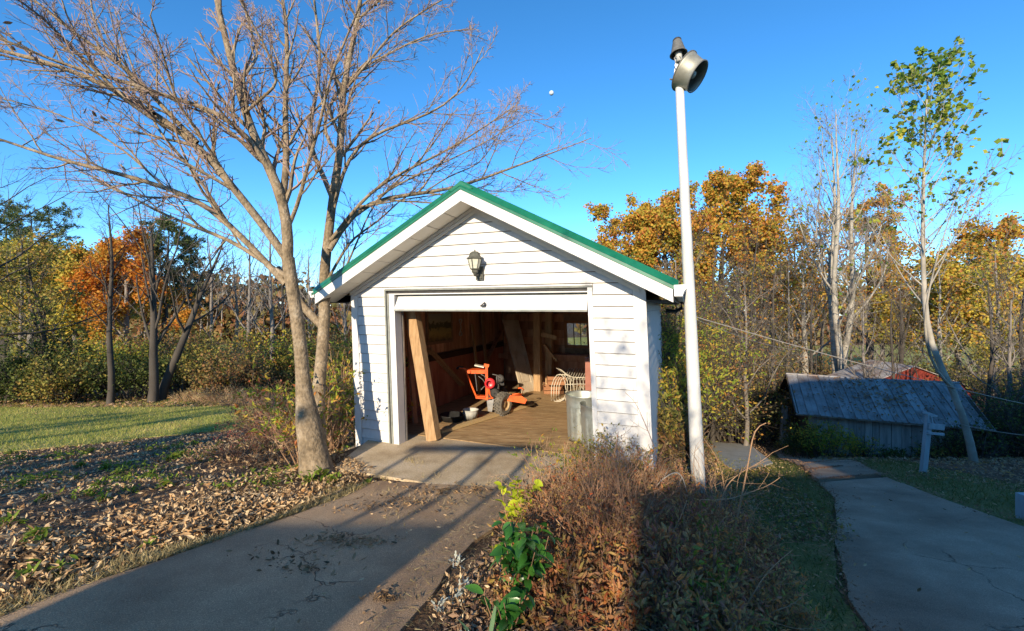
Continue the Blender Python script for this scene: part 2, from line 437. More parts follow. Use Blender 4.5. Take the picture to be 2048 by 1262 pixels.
M['L_weed'] = leafmat('weed_leaf', [(.10, .17, .02), (.18, .27, .03), (.30, .33, .05)], .4, scale=3)
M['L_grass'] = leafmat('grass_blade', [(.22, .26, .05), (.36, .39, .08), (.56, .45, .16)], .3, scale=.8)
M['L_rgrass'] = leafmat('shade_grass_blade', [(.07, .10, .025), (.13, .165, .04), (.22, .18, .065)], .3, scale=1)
M['L_dry'] = leafmat('dry_grass_blade', [(.28, .22, .09), (.45, .36, .17), (.52, .43, .24)], .3, scale=2)
M['L_red'] = leafmat('red_twig_leaf', [(.34, .06, .06), (.44, .13, .09), (.40, .24, .10)], .35, scale=2)
M['L_nandina'] = leafmat('nandina_leaf', [(.16, .26, .03), (.36, .42, .05), (.56, .40, .06), (.46, .14, .05)], .4, scale=3)
M['L_vine'] = leafmat('vine_leaf', [(.15, .22, .03), (.30, .35, .045), (.54, .43, .06), (.46, .22, .04)], .4, scale=1)


def glassmat():
    m, nt, n, l, p = nt_('window_glass')
    tr = n.new('ShaderNodeBsdfTransparent'); tr.inputs[0].default_value = (.9, .95, .93, 1)
    gl = n.new('ShaderNodeBsdfGlossy'); gl.inputs['Roughness'].default_value = .05
    mx = n.new('ShaderNodeMixShader'); mx.inputs[0].default_value = .1
    l.new(tr.outputs[0], mx.inputs[1]); l.new(gl.outputs[0], mx.inputs[2]); l.new(mx.outputs[0], n['Material Output'].inputs[0])
    return m


M['glass'] = glassmat()
M['frost'] = mat('frosted_lantern_glass', [(.50, .50, .40), (.68, .67, .56)], .25, 12, stretch=(1, 1, 3), spec=.6)


def picmat():
    """A plain painted landscape: pale sky, dark trees, yellow meadow (object z is the height on the canvas)."""
    m, nt, n, l, p = nt_('landscape_painting')
    tc = n.new('ShaderNodeTexCoord'); sx = n.new('ShaderNodeSeparateXYZ'); l.new(tc.outputs['Generated'], sx.inputs[0])
    ns = n.new('ShaderNodeTexNoise'); ns.inputs['Scale'].default_value = 7; ns.inputs['Detail'].default_value = 6
    l.new(tc.outputs['Generated'], ns.inputs[0])
    ma = n.new('ShaderNodeMath'); ma.operation = 'MULTIPLY_ADD'; ma.inputs[1].default_value = .5; ma.inputs[2].default_value = -.25
    l.new(ns.outputs['Fac'], ma.inputs[0])
    ad = n.new('ShaderNodeMath'); ad.operation = 'ADD'; l.new(ma.outputs[0], ad.inputs[0]); l.new(sx.outputs['Z'], ad.inputs[1])
    r = ramp(n, [(0., (.10, .075, .03)), (.25, (.36, .28, .09)), (.42, (.30, .25, .09)), (.48, (.06, .07, .03)), (.62, (.09, .09, .045)), (.70, (.30, .29, .19)), (1., (.22, .24, .2))])
    l.new(ad.outputs[0], r.inputs[0]); l.new(r.outputs[0], p.inputs['Base Color']); p.inputs['Roughness'].default_value = .6
    return m


M['painting'] = picmat()


# ------------------------------------------------------------------ terrain
def sstep(a, b, x):
    t = np.clip((x - a) / (b - a), 0, 1)
    return t * t * (3 - 2 * t)


TH = math.radians(21.6)
CT, ST = math.cos(TH), math.sin(TH)
OY = 5.5
OX = (961 - 1024) / F * OY               # foot of the garage's ridge line on the ground


def gz(X, Y):
    X, Y = np.asarray(X, float), np.asarray(Y, float)
    s = (X - OX) * CT - (Y - OY) * ST
    zc = np.interp(Y, [-60, 0, 2.5, 4.2, 4.7, 10.2, 13, 20, 40, 80, 400], [.7, .42, .25, .01, -.03, -.08, -.6, -2.4, -3.4, -4, -5])
    zl = np.interp(Y, [-60, 0, 2.5, 4, 4.8, 5.6, 6.5, 8, 15, 30, 60, 400], [.7, .42, .24, .04, -.10, -.28, -.36, -.50, -1.32, -2.3, -3.2, -5])
    zr = np.interp(Y, [-60, -10, 0, 2.9, 6, 9, 12.5, 20, 40, 80, 400], [.6, .5, .28, -.3, -.92, -1.60, -2.68, -3.75, -4.1, -4.3, -5])
    wl_ = np.maximum(sstep(-2.3, -4.2, s), sstep(-1.75, -2.35, s) * sstep(4.5, 5.2, Y)); wr_ = sstep(1.95, 3.45, s)
    z = zc * (1 - wl_ - wr_) + zl * wl_ + zr * wr_
    return z + (0.02 * np.sin(X * 1.3 + 1) * np.sin(Y * 1.1) + 0.25 * np.sin(X * .11) * np.sin(Y * .09 + 1)) * sstep(5, 14, Y + np.abs(X) * .6) * sstep(2.5, 5, np.abs(s))


def ray(px, py, Y):
    return np.array([(px - 1024) / F * Y, Y, EH - (py - HZ) / F * Y])


def ghit(px, py):
    u, v = (px - 1024) / F, (py - HZ) / F
    Ys = np.concatenate([np.linspace(.8, 30, 1500), np.linspace(30, 250, 800)])
    d = EH - v * Ys - gz(u * Ys, Ys)
    k = np.argmax(d < 0) if (d < 0).any() else len(Ys) - 1
    Y = Ys[k]
    return np.array([u * Y, Y, float(gz(u * Y, Y))])


def axis(lo, hi, near, step, growth):
    a = list(np.arange(-near, near + 1e-6, step))
    d = step
    while a[-1] < hi: d *= growth; a.append(a[-1] + d)
    d = step
    while a[0] > lo: d *= growth; a.insert(0, a[0] - d)
    return np.array(a)


def sheet(name, m, gx, gy, eps=0, fn=gz, **kw):
    XX, YY = np.meshgrid(gx, gy)
    Z = fn(XX, YY) + eps
    b = MB(); nx = len(gx)
    i = (np.arange(len(gy) - 1)[:, None] * nx + np.arange(nx - 1)[None]).ravel()
    b.add(np.stack([XX, YY, Z], -1).reshape(-1, 3), np.stack([i, i + 1, i + nx + 1, i + nx], -1))
    return b.build(name, m, smooth=True, **kw)


def strip(name, m, Lp, Rp, nu, nv, eps, skirt=0.05, rag=0.0, seed=0, zf=gz):
    """A draped strip between two ground polylines (x, y), nv rows by nu columns, with a small skirt at its rim."""
    rg = rng_(seed)

    def res(p, n):
        p = np.array([tuple(q[:2]) for q in p], float)
        d = np.r_[0, np.cumsum(np.linalg.norm(np.diff(p, axis=0), axis=1))]
        t = np.linspace(0, d[-1], n)
        return np.stack([np.interp(t, d, p[:, 0]), np.interp(t, d, p[:, 1])], -1)
    Lr, Rr = res(Lp, nv), res(Rp, nv)
    if rag:
        k = np.array([.25, .5, .25])
        for A in (Lr, Rr):
            A += np.stack([np.convolve(rg.normal(size=nv) * rag, k, 'same') for _ in range(2)], -1)
    t = np.linspace(0, 1, nu)[None, :, None]
    G = Lr[:, None] * (1 - t) + Rr[:, None] * t
    Z = zf(G[..., 0], G[..., 1]) + eps
    b = MB()
    V = np.concatenate([G, Z[..., None]], -1)
    i = (np.arange(nv - 1)[:, None] * nu + np.arange(nu - 1)[None]).ravel()
    b.add(V.reshape(-1, 3), np.stack([i, i + 1, i + nu + 1, i + nu], -1))
    rim = np.concatenate([V[0, :], V[1:, -1], V[-1, -2::-1], V[-2:0:-1, 0]])
    n = len(rim); lo = rim.copy(); lo[:, 2] -= skirt
    j = np.arange(n)
    b.add(np.concatenate([rim, lo]), np.stack([j, j + n, (j + 1) % n + n, (j + 1) % n], -1))
    return b.build(name, m, smooth=False, kind='structure')


sheet('ground', M['soil'], axis(-260, 260, 15, .25, 1.16), axis(-60, 420, 15, .25, 1.16), kind='structure')
DL = [(-5.2, -4), (-3.75, 0), (-3.0, 1.5), (-2.62, 2.2), (-2.04, 3.36), (-1.62, 4.28), (-1.45, 4.72)]
DR = [(-1.9, -4), (-1.05, 0), (-.75, 1.5), (-.52, 2.2), (-.27, 3.2), (.1, 4.1), (.42, 4.42)]
strip('driveway', M['asphalt'], DL, DR, 24, 60, .025, rag=.03, seed=3)
LAW_near = [ghit(-260, 922), ghit(0, 906), ghit(150, 893), ghit(300, 876), ghit(450, 862), ghit(600, 852), (-1.9, 8.3)]
LAW_far = [ghit(-300, 803), ghit(0, 801), ghit(150, 800), ghit(300, 799), ghit(450, 800), ghit(560, 804), (-1.0, 13)]
strip('lawn', M['lawn'], LAW_near, LAW_far, 50, 80, .02, rag=.08, seed=4)
strip('far_field', M['lawn'], [(-90, 24), (-60, 22), (-30, 21), (-8, 21)], [(-120, 60), (-80, 60), (-40, 58), (-8, 56)], 30, 40, .06, rag=.3, seed=8)
strip('valley_field', M['lawn'], [(8, 42), (20, 40), (50, 38), (90, 36)], [(8, 70), (24, 72), (60, 70), (110, 70)], 30, 40, .08, rag=.3, seed=9)
# right-hand path, three slabs with a broken joint between them
PL = [ghit(1548, 903), ghit(1580, 925), ghit(1625, 958), ghit(1668, 1000), ghit(1675, 1050), ghit(1674, 1100), ghit(1690, 1200), ghit(1735, 1262), (1.9, 1.9), (1.5, .5)]
PR = [ghit(1590, 893), ghit(1660, 915), ghit(1740, 945), ghit(1850, 988), ghit(1960, 1032), ghit(2048, 1056), ghit(2200, 1120), ghit(2500, 1262), (6.5, 1.9), (6.8, .5)]


def sub(p, a, b, n=14):
    p = np.asarray([q[:2] for q in p]); d = np.r_[0, np.cumsum(np.linalg.norm(np.diff(p, axis=0), axis=1))]
    t = np.linspace(a, b, n) * d[-1]
    return np.stack([np.interp(t, d, p[:, 0]), np.interp(t, d, p[:, 1])], -1)


p0 = strip('path', M['path'], sub(PL, 0, .33), sub(PR, 0, .30), 20, 26, .045, .09, rag=.02, seed=11)
p1 = strip('path', M['path'], sub(PL, .335, .47), sub(PR, .31, .47), 20, 16, .075, .12, rag=.025, seed=12)
p2 = strip('path', M['path'], sub(PL, .478, 1), sub(PR, .48, 1), 20, 40, .035, .09, rag=.02, seed=13)
GL = [ghit(1440, 1330), ghit(1500, 1150), ghit(1500, 1050), ghit(1470, 980), ghit(1430, 935), ghit(1425, 918)]
GR = [ghit(1740, 1300), ghit(1694, 1200), ghit(1678, 1100), ghit(1672, 1000), ghit(1610, 945), ghit(1552, 905)]
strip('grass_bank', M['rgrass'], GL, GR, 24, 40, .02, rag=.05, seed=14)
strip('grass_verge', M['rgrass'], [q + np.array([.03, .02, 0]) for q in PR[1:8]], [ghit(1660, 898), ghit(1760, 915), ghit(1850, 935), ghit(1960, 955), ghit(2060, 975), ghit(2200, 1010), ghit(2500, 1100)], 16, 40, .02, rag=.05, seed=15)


# ------------------------------------------------------------------ garage
def lean(z):
    return 0.066 - 0.042 * z


def G(s, d, z, ln=True):
    """Garage frame: s along the front, d into the building, z up; the old building leans a little to the left."""
    if ln: s = s + lean(z)
    return np.array([OX + s * CT + d * ST, OY - s * ST + d * CT, z])


def ghex(b, s0, s1, d0, d1, z0, z1, m=0, ln=True):
    return b.hexa([G(s0, d0, z0, ln), G(s1, d0, z0, ln), G(s1, d1, z0, ln), G(s0, d1, z0, ln), G(s0, d0, z1, ln), G(s1, d0, z1, ln), G(s1, d1, z1, ln), G(s0, d1, z1, ln)], m)


def gpoly(b, pts, m=0):
    return b.hexa([G(*p) for p in pts], m)


HW, DEP = 2.0, 5.3                        # half width of the front wall and depth of the building
ZR, SE, ZE, OV = 3.30, 2.31, 2.085, .38   # roof deck: ridge height, eave half width, eave height, front overhang
SLOPE = (ZR - ZE) / SE
GAR = thing('garage', G(0, 0, 0, False), 'white clapboard one car garage with green metal roof and its door open', 'garage')


def roofz(s):
    return ZR - SLOPE * abs(s)


def hwr(d):                               # right wall runs in slightly towards the back
    return HW - .10 * d / DEP


EXP = .1325
z = -.10; row = 0
while z < 3.14:
    z1 = z + EXP
    spans = []
    top = min(z1 - .009, 3.15)
    lim0 = min(HW - .115, (ZR - .14 - z) / SLOPE); lim1 = max(0.01, min(HW - .115, (ZR - .14 - top) / SLOPE))
    if z1 <= 2.09: spans = [((-lim0 - .03, -1.44), (-lim1 - .03, -1.44)), ((1.44, lim0), (1.44, lim1))]
    elif z < 2.09: spans = [((-lim0 - .03, -1.445), (-lim1 - .03, -1.445)), ((1.445, lim0), (1.445, lim1)), ((-1.44, 1.44), (-1.44, 1.44))]
    else: spans = [((-lim0, lim0), (-lim1, lim1))]
    for (a0, a1), (b0, b1) in spans:
        zb = max(z, 2.122) if (z1 > 2.09 and z < 2.122 and a0 == -1.44) else z
        b = MB()
        gpoly(b, [(a0, -.020, zb), (a1, -.020, zb), (a1, .01, zb), (a0, .01, zb), (b0, -.004, top), (b1, -.004, top), (b1, .01, top), (b0, .01, top)])
        b.build('siding_board', M['white'], GAR)
    z = z1
    row += 1
b = MB(); z = -.16
while z < 2.08:                            # right-hand side wall
    b = MB(); z1 = min(z + EXP, 2.10) - .006
    gpoly(b, [(HW + .005, .03, z), (HW + .020, .03, z), (hwr(DEP) + .020, DEP, z), (hwr(DEP) + .005, DEP, z), (HW + .003, .03, z1), (HW + .006, .03, z1), (hwr(DEP) + .006, DEP, z1), (hwr(DEP) + .003, DEP, z1)])
    b.build('siding_board', M['white'], GAR)
    z = z1 + .006
b = MB(); z = -.16
while z < 2.08:                            # left-hand side wall
    b = MB(); z1 = min(z + EXP, 2.10)
    gpoly(b, [(-HW - .020, .03, z), (-HW - .005, .03, z), (-HW - .005, DEP, z), (-HW - .020, DEP, z), (-HW - .006, .03, z1), (-HW - .003, .03, z1), (-HW - .003, DEP, z1), (-HW - .006, DEP, z1)])
    b.build('siding_board', M['white'], GAR)
    z = z1
for a, c in ((-HW - .022, -HW + .085), (HW - .112, HW + .024)):
    b = MB(); ghex(b, a, c, -.028, .028, -.12, 2.18); b.build('corner_board', M['trimwhite'], GAR)
# wall cores (studs and sheathing) that keep the light out
b = MB()
ghex(b, -HW, -1.45, .012, .10, -.12, 2.16); ghex(b, 1.45, HW - .005, .012, .10, -.12, 2.16)
ghex(b, -HW, HW - .005, .012, .10, 2.165, 2.29)
gpoly(b, [(-1.82, .012, 2.292), (1.82, .012, 2.292), (1.82, .10, 2.292), (-1.82, .10, 2.292), (-.10, .012, 3.2), (.10, .012, 3.2), (.10, .10, 3.2), (-.10, .10, 3.2)])
b.build('front_wall', M['rafter'], GAR)
b = MB(); ghex(b, -HW + .002, -HW + .05, .102, DEP - .002, -.12, 2.12); b.build('side_wall', M['rafter'], GAR)
b = MB(); gpoly(b, [(HW - .05, .102, -.12), (HW - .002, .102, -.12), (hwr(DEP) - .002, DEP - .002, -.12), (hwr(DEP) - .05, DEP - .002, -.12), (HW - .05, .102, 2.12), (HW - .002, .102, 2.12), (hwr(DEP) - .002, DEP - .002, 2.12), (hwr(DEP) - .05, DEP - .002, 2.12)])
b.build('side_wall', M['rafter'], GAR)
# back wall with a window hole
WS0, WS1, WZ0, WZ1 = -.26, .25, .96, 1.50
b = MB()
d0, d1 = DEP, DEP + .06
ghex(b, -HW, WS0, d0, d1, -.12, 2.12); ghex(b, WS1, HW - .1, d0, d1, -.12, 2.12)
ghex(b, WS0 + .001, WS1 - .001, d0, d1, -.12, WZ0); ghex(b, WS0 + .001, WS1 - .001, d0, d1, WZ1, 2.12)
gpoly(b, [(-HW, d0, 2.122), (HW - .1, d0, 2.122), (HW - .1, d1, 2.122), (-HW, d1, 2.122), (-.05, d0, 3.2), (.05, d0, 3.2), (.05, d1, 3.2), (-.05, d1, 3.2)])
b.build('back_wall', M['rafter'], GAR)
# roof: deck, metal sheets with ribs, ridge cap, rake and fascia trim
for sg in (-1, 1):
    b = MB()
    q = [(sg * SE, -OV + .02), (0, -OV + .02), (0, DEP + .3), (sg * SE, DEP + .3)]
    if sg > 0: q = [q[1], q[0], q[3], q[2]]
    b.hexa([G(s, d, roofz(s) - .035) for s, d in q] + [G(s, d, roofz(s)) for s, d in q])
    b.build('roof_deck', M['rafter'], GAR)
    nb = 7; wd = (DEP + .3 + OV) / nb
    for i in range(nb):
        b = MB(); da, db = -OV + i * wd + (.035 if i == 0 else 0), -OV + (i + 1) * wd
        e0 = .006 + .002 * (i % 2)
        q = [(sg * (SE + .05), da), (sg * .02, da), (sg * .02, db + .01), (sg * (SE + .05), db + .01)]
        if sg > 0: q = [q[1], q[0], q[3], q[2]]
        b.hexa([G(s, d, roofz(s) + e0) for s, d in q] + [G(s, d, roofz(s) + e0 + .005) for s, d in q])
        for rd in (.18, .45, .72):
            dd = da + rd
            q = [(sg * (SE + .05), dd - .02), (sg * .03, dd - .02), (sg * .03, dd + .02), (sg * (SE + .05), dd + .02)]
            if sg > 0: q = [q[1], q[0], q[3], q[2]]
            b.hexa([G(s, d, roofz(s) + e0 + .004) for s, d in q] + [G(s, d, roofz(s) + e0 + .022) for s, d in q])
        b.build('roof_sheet', M['green'], GAR)

    def slopebar(name, m, za, zb, da, db, s0=0.0, s1=SE, za2=None, db2=None):
        """A bar that follows the roof slope on side sg; za..zb above the deck, da..db in depth (top edge may lean to db2)."""
        bb = MB(); S0, S1 = sg * s0, sg * s1
        lo, hi = (S0, S1) if sg > 0 else (S1, S0)
        t0 = da if db2 is None else db2
        bb.hexa([G(lo, da, roofz(lo) + za), G(hi, da, roofz(hi) + za), G(hi, db, roofz(hi) + za), G(lo, db, roofz(lo) + za),
                 G(lo, t0, roofz(lo) + zb), G(hi, t0, roofz(hi) + zb), G(hi, db, roofz(hi) + zb), G(lo, db, roofz(lo) + zb)])
        return bb.build(name, m, GAR)
    slopebar('rake_trim', M['green'], -.030, .004, -OV - .032, -OV - .004, 0, SE + .055)
    slopebar('rake_trim', M['green'], .006, .085, -OV - .036, -OV + .09, 0, SE + .055, db2=-OV + .02)
    slopebar('rake_board', M['trimwhite'], -.165, -.034, -OV - .022, -OV + .0, 0, SE + .0)
    n = 9
    for i in range(n):                     # soffit panels under the front overhang, a shade gap between each
        a, c = (i + .025) * SE / n, (i + .975) * SE / n
        slopebar('soffit_panel', M['soffit'], -.150 + .0015 * (i % 2), -.140, -OV + .002, -.034, a, c)
    slopebar('frieze_trim', M['soffit'], -.195, -.152, -.052, -.030, 0, 2.02)
    slopebar('frieze_trim', M['soffit'], -.24, -.198, -.043, -.024, 0, 1.96)
    # eave fascia and gutter
    b = MB()
    lo, hi = sorted((sg * (SE - .02), sg * SE))
    ghex(b, lo, hi, -OV + .01, DEP + .28, ZE - .15, ZE - .04); b.build('eave_fascia', M['dark'], GAR)
    b = MB()
    lo, hi = sorted((sg * (HW + .02), sg * (SE - .021)))
    ghex(b, lo, hi, -.03, DEP + .2, ZE - .150, ZE - .135); b.build('eave_soffit', M['dark'], GAR)
    gt = MB()
    pr = [(0.0, -.005), (0.0, -.115), (.075, -.115), (.088, -.07), (.118, -.035), (.118, 0.0)]
    if sg < 0: dA, dB, sc = -OV - .03, DEP + .25, .75
    else: dA, dB, sc = -OV - .045, DEP + .25, 1.0
    V = []
    for dd in (dA, dB):
        for x, zz in pr: V.append(G(sg * (SE + .012 + x * sc), dd, ZE + .01 + zz * sc))
    k = len(pr)
    gt.add(V, [(i, i + 1, i + 1 + k, i + k) for i in range(k - 1)])
    go = gt.build('gutter', M['gutter'], GAR)
    for dd in (dA - .002, dB + .002):
        cp = MB(); cp.add([G(sg * (SE + .012 + x * sc), dd, ZE + .01 + zz * sc) for x, zz in pr], [(0, 1, 2, 3), (0, 3, 4, 5)])
        cp.build('gutter_end_cap', M['gutter'], go)
b = MB()
b.hexa([G(-.16, -OV - .02, roofz(.16) + .05), G(.16, -OV - .02, roofz(.16) + .05), G(.16, DEP + .3, roofz(.16) + .03), G(-.16, DEP + .3, roofz(.16) + .03),
        G(-.004, -OV - .02, ZR + .072), G(.004, -OV - .02, ZR + .072), G(.004, DEP + .3, ZR + .045), G(-.004, DEP + .3, ZR + .045)])
b.build('ridge_cap', M['green'], GAR)
b = MB()
b.tubes([G(2.36, 4.3, 1.98), G(2.36, 4.3, 1.86), G(2.26, 4.32, 1.80), G(2.06, 4.34, 1.80)], .035, 8, cap=True)
b.build('downspout', M['dark'], GAR, smooth=True)
# door surround
for nm, m, a, c, da, db, z0, z1 in [
    ('door_channel', 'rubberstrip', -1.44, -1.418, -.030, .03, -.10, 2.10), ('door_channel', 'dark', -1.418, -1.400, -.016, .03, -.10, 2.08),
    ('door_channel', 'rubberstrip', -1.400, -1.376, -.026, .03, -.10, 2.06),
    ('door_jamb', 'trimwhite', -1.374, -1.285, -.018, .13, -.10, 2.045), ('door_jamb', 'trimwhite', 1.385, 1.44, -.026, .12, -.06, 2.10),
    ('door_header', 'rubberstrip', -1.44, 1.44, -.030, .01, 2.10, 2.118), ('door_header', 'dark', -1.40, 1.385, -.002, .05, 2.058, 2.098),
    ('door_header', 'trimwhite', -1.374, 1.385, -.020, .03, 2.046, 2.060), ('door_header', 'rubberstrip', -1.285, 1.385, .06, .12, 1.97, 2.044)]:  # the last, recessed strip's grey paints in the shadow above the door panel
    b = MB(); ghex(b, a, c, da, db, z0, z1); b.build(nm, M[m], GAR)
dr = MB()
gpoly(dr, [(-1.28, -.035, 1.845), (1.375, -.035, 1.845), (1.375, .005, 1.84), (-1.28, .005, 1.84), (-1.25, .03, 2.02), (1.375, .03, 2.02), (1.375, .055, 2.02), (-1.25, .055, 2.02)])
do = dr.build('overhead_door', M['trimwhite'], GAR)
b = MB(); gpoly(b, [(-1.282, -.038, 1.822), (1.376, -.038, 1.822), (1.376, .01, 1.822), (-1.282, .01, 1.822), (-1.282, -.034, 1.8445), (1.376, -.034, 1.8445), (1.376, .006, 1.8395), (-1.282, .006, 1.8395)]); b.build('weather_strip', M['rubberstrip'], do)
b = MB()
b.box(G(.07, -.052, 1.89), (.06, .03, .018), ax=np.array([(CT, -ST, 0), (ST, CT, 0), (0, 0, 1)]))
b.bar(G(.05, -.055, 1.895), G(.095, -.045, 1.935), .014, .014); b.bar(G(.095, -.045, 1.935), G(.10, -.052, 1.89), .014, .014)
b.build('door_handle', M['dark'], do)
b = MB(); ghex(b, -1.30, 1.38, .16, 2.6, 2.045, 2.075); b.build('raised_door_panel', M['rafter'], do)
for sgn in (-1.31, 1.40):
    b = MB(); ghex(b, min(sgn, sgn + .03), max(sgn, sgn + .03), .15, .18, .0, 2.0); b.build('door_track', M['steel'], GAR)
# interior lining: boards above, a dark band, red panels below on the left wall; horizontal boards on the back wall
rg = rng_(21)
dcur = .12
while dcur < DEP - .02:
    wd = min(.22 + .16 * rg.random(), DEP - .01 - dcur)
    b = MB(); e = .005 * rg.random()
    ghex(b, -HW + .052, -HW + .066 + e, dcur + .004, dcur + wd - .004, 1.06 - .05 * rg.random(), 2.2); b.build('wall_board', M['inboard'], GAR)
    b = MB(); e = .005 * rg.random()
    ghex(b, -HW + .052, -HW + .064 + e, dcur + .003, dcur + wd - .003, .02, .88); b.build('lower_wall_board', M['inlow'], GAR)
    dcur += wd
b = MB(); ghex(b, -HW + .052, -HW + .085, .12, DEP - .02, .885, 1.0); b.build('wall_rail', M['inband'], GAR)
z = .0
while z < 2.3:
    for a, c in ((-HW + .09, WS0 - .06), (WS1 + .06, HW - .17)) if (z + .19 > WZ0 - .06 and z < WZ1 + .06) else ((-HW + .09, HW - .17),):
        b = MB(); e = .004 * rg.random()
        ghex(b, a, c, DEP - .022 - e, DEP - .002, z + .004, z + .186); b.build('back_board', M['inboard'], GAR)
    z += .19
z = .02
while z < 2.1:
    b = MB(); ghex(b, HW - .17, HW - .158, .15, DEP - .03, z, z + .18); b.build('wall_board', M['inboard'], GAR); z += .186
for dd in np.arange(.5, DEP, .8):          # rafters and ties seen under the roof
    b = MB()
    for sg in (-1, 1):
        b.bar(G(0, dd, ZR - .09), G(sg * (HW - .05), dd, roofz(HW) - .09), .05, .10)
    b.build('rafter', M['rafter'], GAR)
# back window
wi = MB()
for a, c, e, f in ((WS0 - .06, WS0 + .012, WZ0 - .06, WZ1 + .06), (WS1 - .012, WS1 + .06, WZ0 - .06, WZ1 + .06), (WS0 + .013, WS1 - .013, WZ0 - .06, WZ0 + .012), (WS0 + .013, WS1 - .013, WZ1 - .012, WZ1 + .06)):
    ghex(wi, a, c, DEP - .035, DEP + .03, e, f)
wo = wi.build('window', M['winframe'], GAR)
for i in range(3):
    a = WS0 + .013 + i * (WS1 - WS0 - .026) / 3; c = a + (WS1 - WS0 - .026) / 3
    b = MB(); ghex(b, a + .008, c - .008, DEP + .005, DEP + .009, WZ0 + .012, WZ1 - .012); b.build('window_pane', M['glass'], wo)
    if i:
        b = MB(); ghex(b, a - .008, a + .008, DEP - .005, DEP + .02, WZ0 + .0125, WZ1 - .0125); b.build('muntin', M['dark'], wo)
# floor boards (running across) and support timbers
dcur = .45
while dcur < DEP - .05:
    wd = .135 + .02 * rg.random()
    b = MB(); zt = .006 + .0006 * rg.random()
    ghex(b, -HW + .09, HW - .175, dcur + .0008, min(dcur + wd - .0008, DEP - .025), -.05, zt, ln=False); b.build('floor_board', M['woodfloor'], GAR)
    dcur += wd
for (pb, pt, Yb, wd) in (((1076, 783), (1074, 600), 9.72, .155), ((1099, 770), (1098, 612), 10.0, .15)):
    a = ray(pb[0], pb[1], Yb); a[2] = 0.01; c = ray(pt[0], pt[1], Yb); c[2] = 2.5
    b = MB(); b.bar(a, c, wd, wd, up=(ST, CT, 0)); b.build('support_post', M['timber'], GAR)
b = MB(); b.bar(ray(1088, 688, 9.8), ray(1114, 722, 9.8), .05, .09, up=(ST, CT, 0)); b.build('knee_brace', M['timber'], GAR)
b = MB(); b.bar(ray(1082, 668, 9.7), ray(1112, 676, 9.7), .1, .10); b.build('knee_brace', M['timber'], GAR)
sI = -HW + .11
b = MB(); b.bar(G(sI, 1.75, 1.12), G(sI, 2.95, .28), .05, .10, up=(1, 0, 0)); b.build('wall_brace', M['timber'], GAR)
b = MB(); b.bar(G(sI, 5.1, 1.3), G(sI, 4.0, .55), .05, .09, up=(1, 0, 0)); b.build('wall_brace', M['inboard'], GAR)
b = MB(); ghex(b, -HW + .10, 1.6, DEP - .42, DEP - .40, .62, .74); ghex(b, -.6, 1.6, DEP - .42, DEP - .05, .74, .77); b.build('back_shelf', M['inboard'], GAR)
# apron, step and footing
b = MB()
A = []
for s, d in ((-1.42, -1.02), (1.9, -.92), (1.75, .44), (-1.90, .44)): A.append(G(s, d, 0, False))
b.hexa([p - (0, 0, .18) for p in A] + A)
b.build('concrete_apron', M['concrete'], kind='structure')
b = MB()
gpoly(b, [(-2.16, -.20, -.25), (-1.26, -.30, -.25), (-1.26, .0, -.25), (-2.16, .02, -.25), (-2.08, -.13, -.112), (-1.30, -.22, -.112), (-1.30, -.02, -.112), (-2.08, .0, -.112)])
b.build('foundation_block', M['concrete'], GAR)
b = MB()
gpoly(b, [(-2.02, -.62, -.3), (-1.30, -.72, -.3), (-1.26, -.28, -.3), (-2.05, -.20, -.3), (-1.96, -.56, -.09), (-1.38, -.64, -.04), (-1.34, -.30, -.04), (-1.98, -.22, -.085)])
b.build('foundation_step', M['concrete'], GAR)
b = MB(); gpoly(b, [(HW - .1, .03, -.9), (HW - .01, .03, -.9), (hwr(DEP) - .01, DEP, -.9), (hwr(DEP) - .1, DEP, -.9), (HW - .1, .03, -.161), (HW - .01, .03, -.161), (hwr(DEP) - .01, DEP, -.161), (hwr(DEP) - .1, DEP, -.161)]); b.build('foundation_wall', M['concrete'], GAR)
# ------------------------------------------------------------------ wall lantern
lc = G(.04, -.17, 2.41)
LAN = thing('wall_lantern', lc, 'small grey metal lantern with frosted panes on the white gable wall', 'lantern')
gx, gy = np.array([CT, -ST, 0]), np.array([ST, CT, 0])


def hexring(r, h, c=lc):
    return [c + .80 * (r * (math.cos(a) * gx + math.sin(a) * gy) + np.array([0, 0, h])) for a in np.arange(6) * PI / 3 + PI / 6]


def frust(b, prof, m=0):
    R = [hexring(r, h) for r, h in prof]
    V = np.concatenate(R); q = []
    for i in range(len(prof) - 1):
        for j in range(6): q.append((i * 6 + j, i * 6 + (j + 1) % 6, i * 6 + 6 + (j + 1) % 6, i * 6 + 6 + j))
    return b.add(V, q, m=m)


b = MB(); frust(b, [(.001, .072), (.135, .074), (.132, .082), (.10, .10), (.08, .135), (.079, .165), (.055, .168), (.054, .182), (.001, .184)])
b.lathe([(.009, .144), (.010, .160), (.0035, .172), (.001, .177)], lc, k=8)
b.build('lantern_cap', M['lanternmetal'], LAN)
b = MB()
T, Bt = hexring(.108, .072), hexring(.066, -.085)
for j in range(6): b.tubes([T[j], Bt[j]], .0065, 5)
for R in (T, Bt):
    for j in range(6): b.tubes([R[j], R[(j + 1) % 6]], .007, 5)
b.build('lantern_frame', M['lanternmetal'], LAN)
T2, B2 = hexring(.104, .070), hexring(.063, -.083)
for j in range(6):
    b = MB(); i2 = (j + 1) % 6
    n_ = nrm(np.cross(T2[i2] - T2[j], B2[j] - T2[j])) * .0015
    b.hexa([B2[j] - n_, B2[i2] - n_, B2[i2] + n_, B2[j] + n_, T2[j] - n_, T2[i2] - n_, T2[i2] + n_, T2[j] + n_])
    b.build('lantern_pane', M['frost'], LAN)
b = MB(); frust(b, [(.001, -.083), (.070, -.085), (.050, -.10), (.046, -.135), (.028, -.15), (.022, -.17), (.001, -.172)]); b.build('lantern_base', M['lanternmetal'], LAN)
b = MB(); pc = G(.04, -.03, 2.30)
